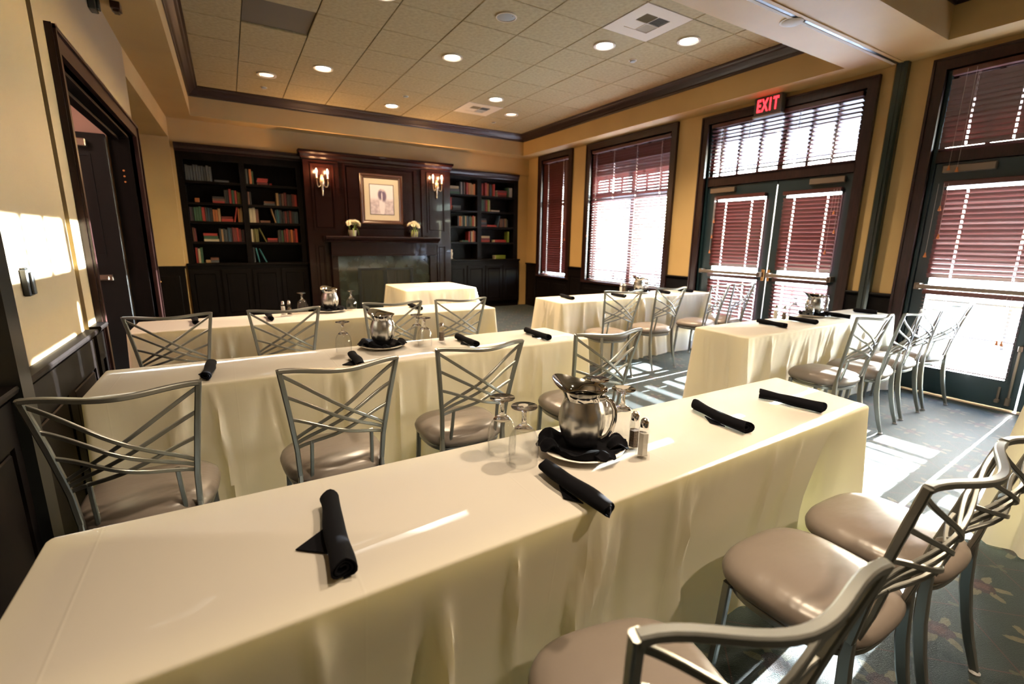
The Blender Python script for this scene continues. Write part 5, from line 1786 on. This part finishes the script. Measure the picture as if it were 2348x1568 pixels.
def glass(x, y, label, sc=1.0):
    global gl_me, gs_me
    if gl_me is None:
        # thin wall from the rim up to the heel; thick heel, stem and foot in one piece
        thin = [(0.0245, 0.1070), (0.0325, 0.0985), (0.0405, 0.081), (0.0430, 0.055), (0.0426, 0.030), (0.0405, 0.001), (0.0415, 0.0), (0.0425, 0.001), (0.0445, 0.030), (0.0450, 0.055), (0.0425, 0.082), (0.0350, 0.1000), (0.0275, 0.1095)]
        gl_me = MB().lathe(thin, 40, caps=False).mesh('bowl', M['bowl'], 60)
        gs_me = MB().lathe([(0.0, 0.1150), (0.012, 0.1125), (0.0200, 0.1095), (0.0246, 0.1072), (0.0274, 0.1096), (0.0190, 0.1175), (0.0098, 0.1242)] + GP[8:], 36).mesh('stem_and_foot', M['glass'], 60)
    t = thing('water_goblet', label, 'glass', (x, y, TZ + 0.001), 0, 'upturned water goblets')
    t.scale = (sc, sc, sc)
    link('bowl', gl_me, t)
    link('stem', gs_me, t)
    return t


def shaker(x, y, rz, what, label):
    t = thing(what + '_shaker', label, 'shaker', (x, y, TZ + 0.001), rz, 'glass salt and pepper shakers')
    n = 6

    def rg(r, z, f=1.0):
        return [(r * cos(2 * pi * i / n + pi / 6), r * sin(2 * pi * i / n + pi / 6), z) for i in range(n)]
    outer = [(0.0235, 0.0), (0.0235, 0.004), (0.0195, 0.016), (0.0175, 0.045), (0.0180, 0.078), (0.0150, 0.086), (0.0125, 0.090)]
    inn = [(0.0105, 0.090), (0.0130, 0.084), (0.0150, 0.076), (0.0150, 0.045), (0.0160, 0.016), (0.0165, 0.010)]
    rings = [rg(r, z) for r, z in outer] + [rg(r, z) for r, z in inn]
    vs = [v_ for r in rings for v_ in r]
    fs = [tuple(range(n))]
    for q in range(len(rings) - 1):
        for i in range(n):
            j = (i + 1) % n
            fs.append((q * n + i, q * n + j, (q + 1) * n + j, (q + 1) * n + i))
    fs.append(tuple((len(rings) - 1) * n + i for i in range(n - 1, -1, -1)))
    MB().add(vs, fs).build('glass_body', M['bowl'], t)
    top = 0.074 if what == 'salt' else 0.060
    rr = [rg(0.0150, 0.0115), rg(0.0145, 0.045), rg(0.0145, top)]
    vs = [v_ for r in rr for v_ in r]
    fs = [tuple(range(n - 1, -1, -1)), tuple(2 * n + i for i in range(n))]
    for q in range(2):
        for i in range(n):
            j = (i + 1) % n
            fs.append((q * n + i, q * n + j, (q + 1) * n + j, (q + 1) * n + i))
    MB().add(vs, fs).build('contents', M[what], t)
    t.scale = (1.08, 1.08, 1.12)
    MB().lathe([(0.0118, 0.0895), (0.0124, 0.092), (0.0120, 0.102), (0.0105, 0.109), (0.0065, 0.114), (0.0, 0.116)], 20).build('cap', M['chrome'], t, smooth=50)
    return t


SETS = [((0.900, 1.070), 108, 'closest table'), ((0.752, 2.79), 108, 'second row table'), ((0.735, 4.42), 105, 'third row table'), ((4.55, 4.40), 120, 'wide window table'), ((4.57, 2.245), 140, 'black post table')]
for i, ((x, y), a, nm) in enumerate(SETS):
    plate(x, y, 'white plate under the steel pitcher on the ' + nm, 'black crumpled napkin between plate and pitcher on the ' + nm, 40 + i)
    pitcher(x + 0.004, y + 0.006, rad(a), 'bell shaped steel water pitcher on the ' + nm)
for (x, y, lab) in ((0.672, 1.175, 'upturned goblet on the closest table, behind the other of the pair by the pitcher'),
                    (0.690, 1.078, 'upturned goblet on the closest table, front one of the pair by the pitcher'),
                    (1.062, 1.062, 'upturned goblet on the closest table, next to the pepper shaker'),
                    (1.060, 1.185, 'upturned goblet on the closest table, half hidden behind the pitcher'),
                    (0.520, 2.76, 'upturned goblet on the second row table, doorway side of the pitcher'),
                    (0.985, 2.83, 'upturned goblet on the second row table, rear one of the aisle side pair'),
                    (0.985, 2.69, 'upturned goblet on the second row table, front one of the aisle side pair'),
                    (0.510, 4.42, 'upturned goblet on the third row table, beside the shakers'),
                    (0.925, 4.43, 'upturned goblet on the third row table, aisle side of the pitcher'),
                    (4.40, 4.52, 'upturned goblet on the wide window table, next to the shakers'),
                    (4.78, 4.50, 'upturned goblet on the wide window table, past the pitcher'),
                    (4.40, 2.33, 'upturned goblet on the black post table, next to the shakers'),
                    (4.395, 2.20, 'upturned goblet on the black post table, in front of the pitcher'),
                    (4.80, 2.28, 'upturned goblet on the black post table, beyond the pitcher')):
    glass(x, y, lab)
for (x, y, what, lab) in ((1.046, 0.988, 'pepper', 'glass pepper shaker beside the salt on the closest table'), (1.028, 0.932, 'salt', 'glass salt shaker at the front of the closest table'),
                          (1.122, 2.755, 'pepper', 'lone glass pepper shaker on the second row table'),
                          (0.345, 4.30, 'salt', 'glass salt shaker on the third row table, doorway side of the two'), (0.392, 4.31, 'pepper', 'glass pepper shaker on the third row table next to the goblet'),
                          (4.29, 4.46, 'salt', 'glass salt shaker on the wide window table'), (4.355, 4.47, 'pepper', 'glass pepper shaker on the wide window table'),
                          (4.06, 2.30, 'salt', 'glass salt shaker on the black post table'), (4.075, 2.235, 'pepper', 'glass pepper shaker on the black post table')):
    shaker(x, y, rad(12), what, lab)
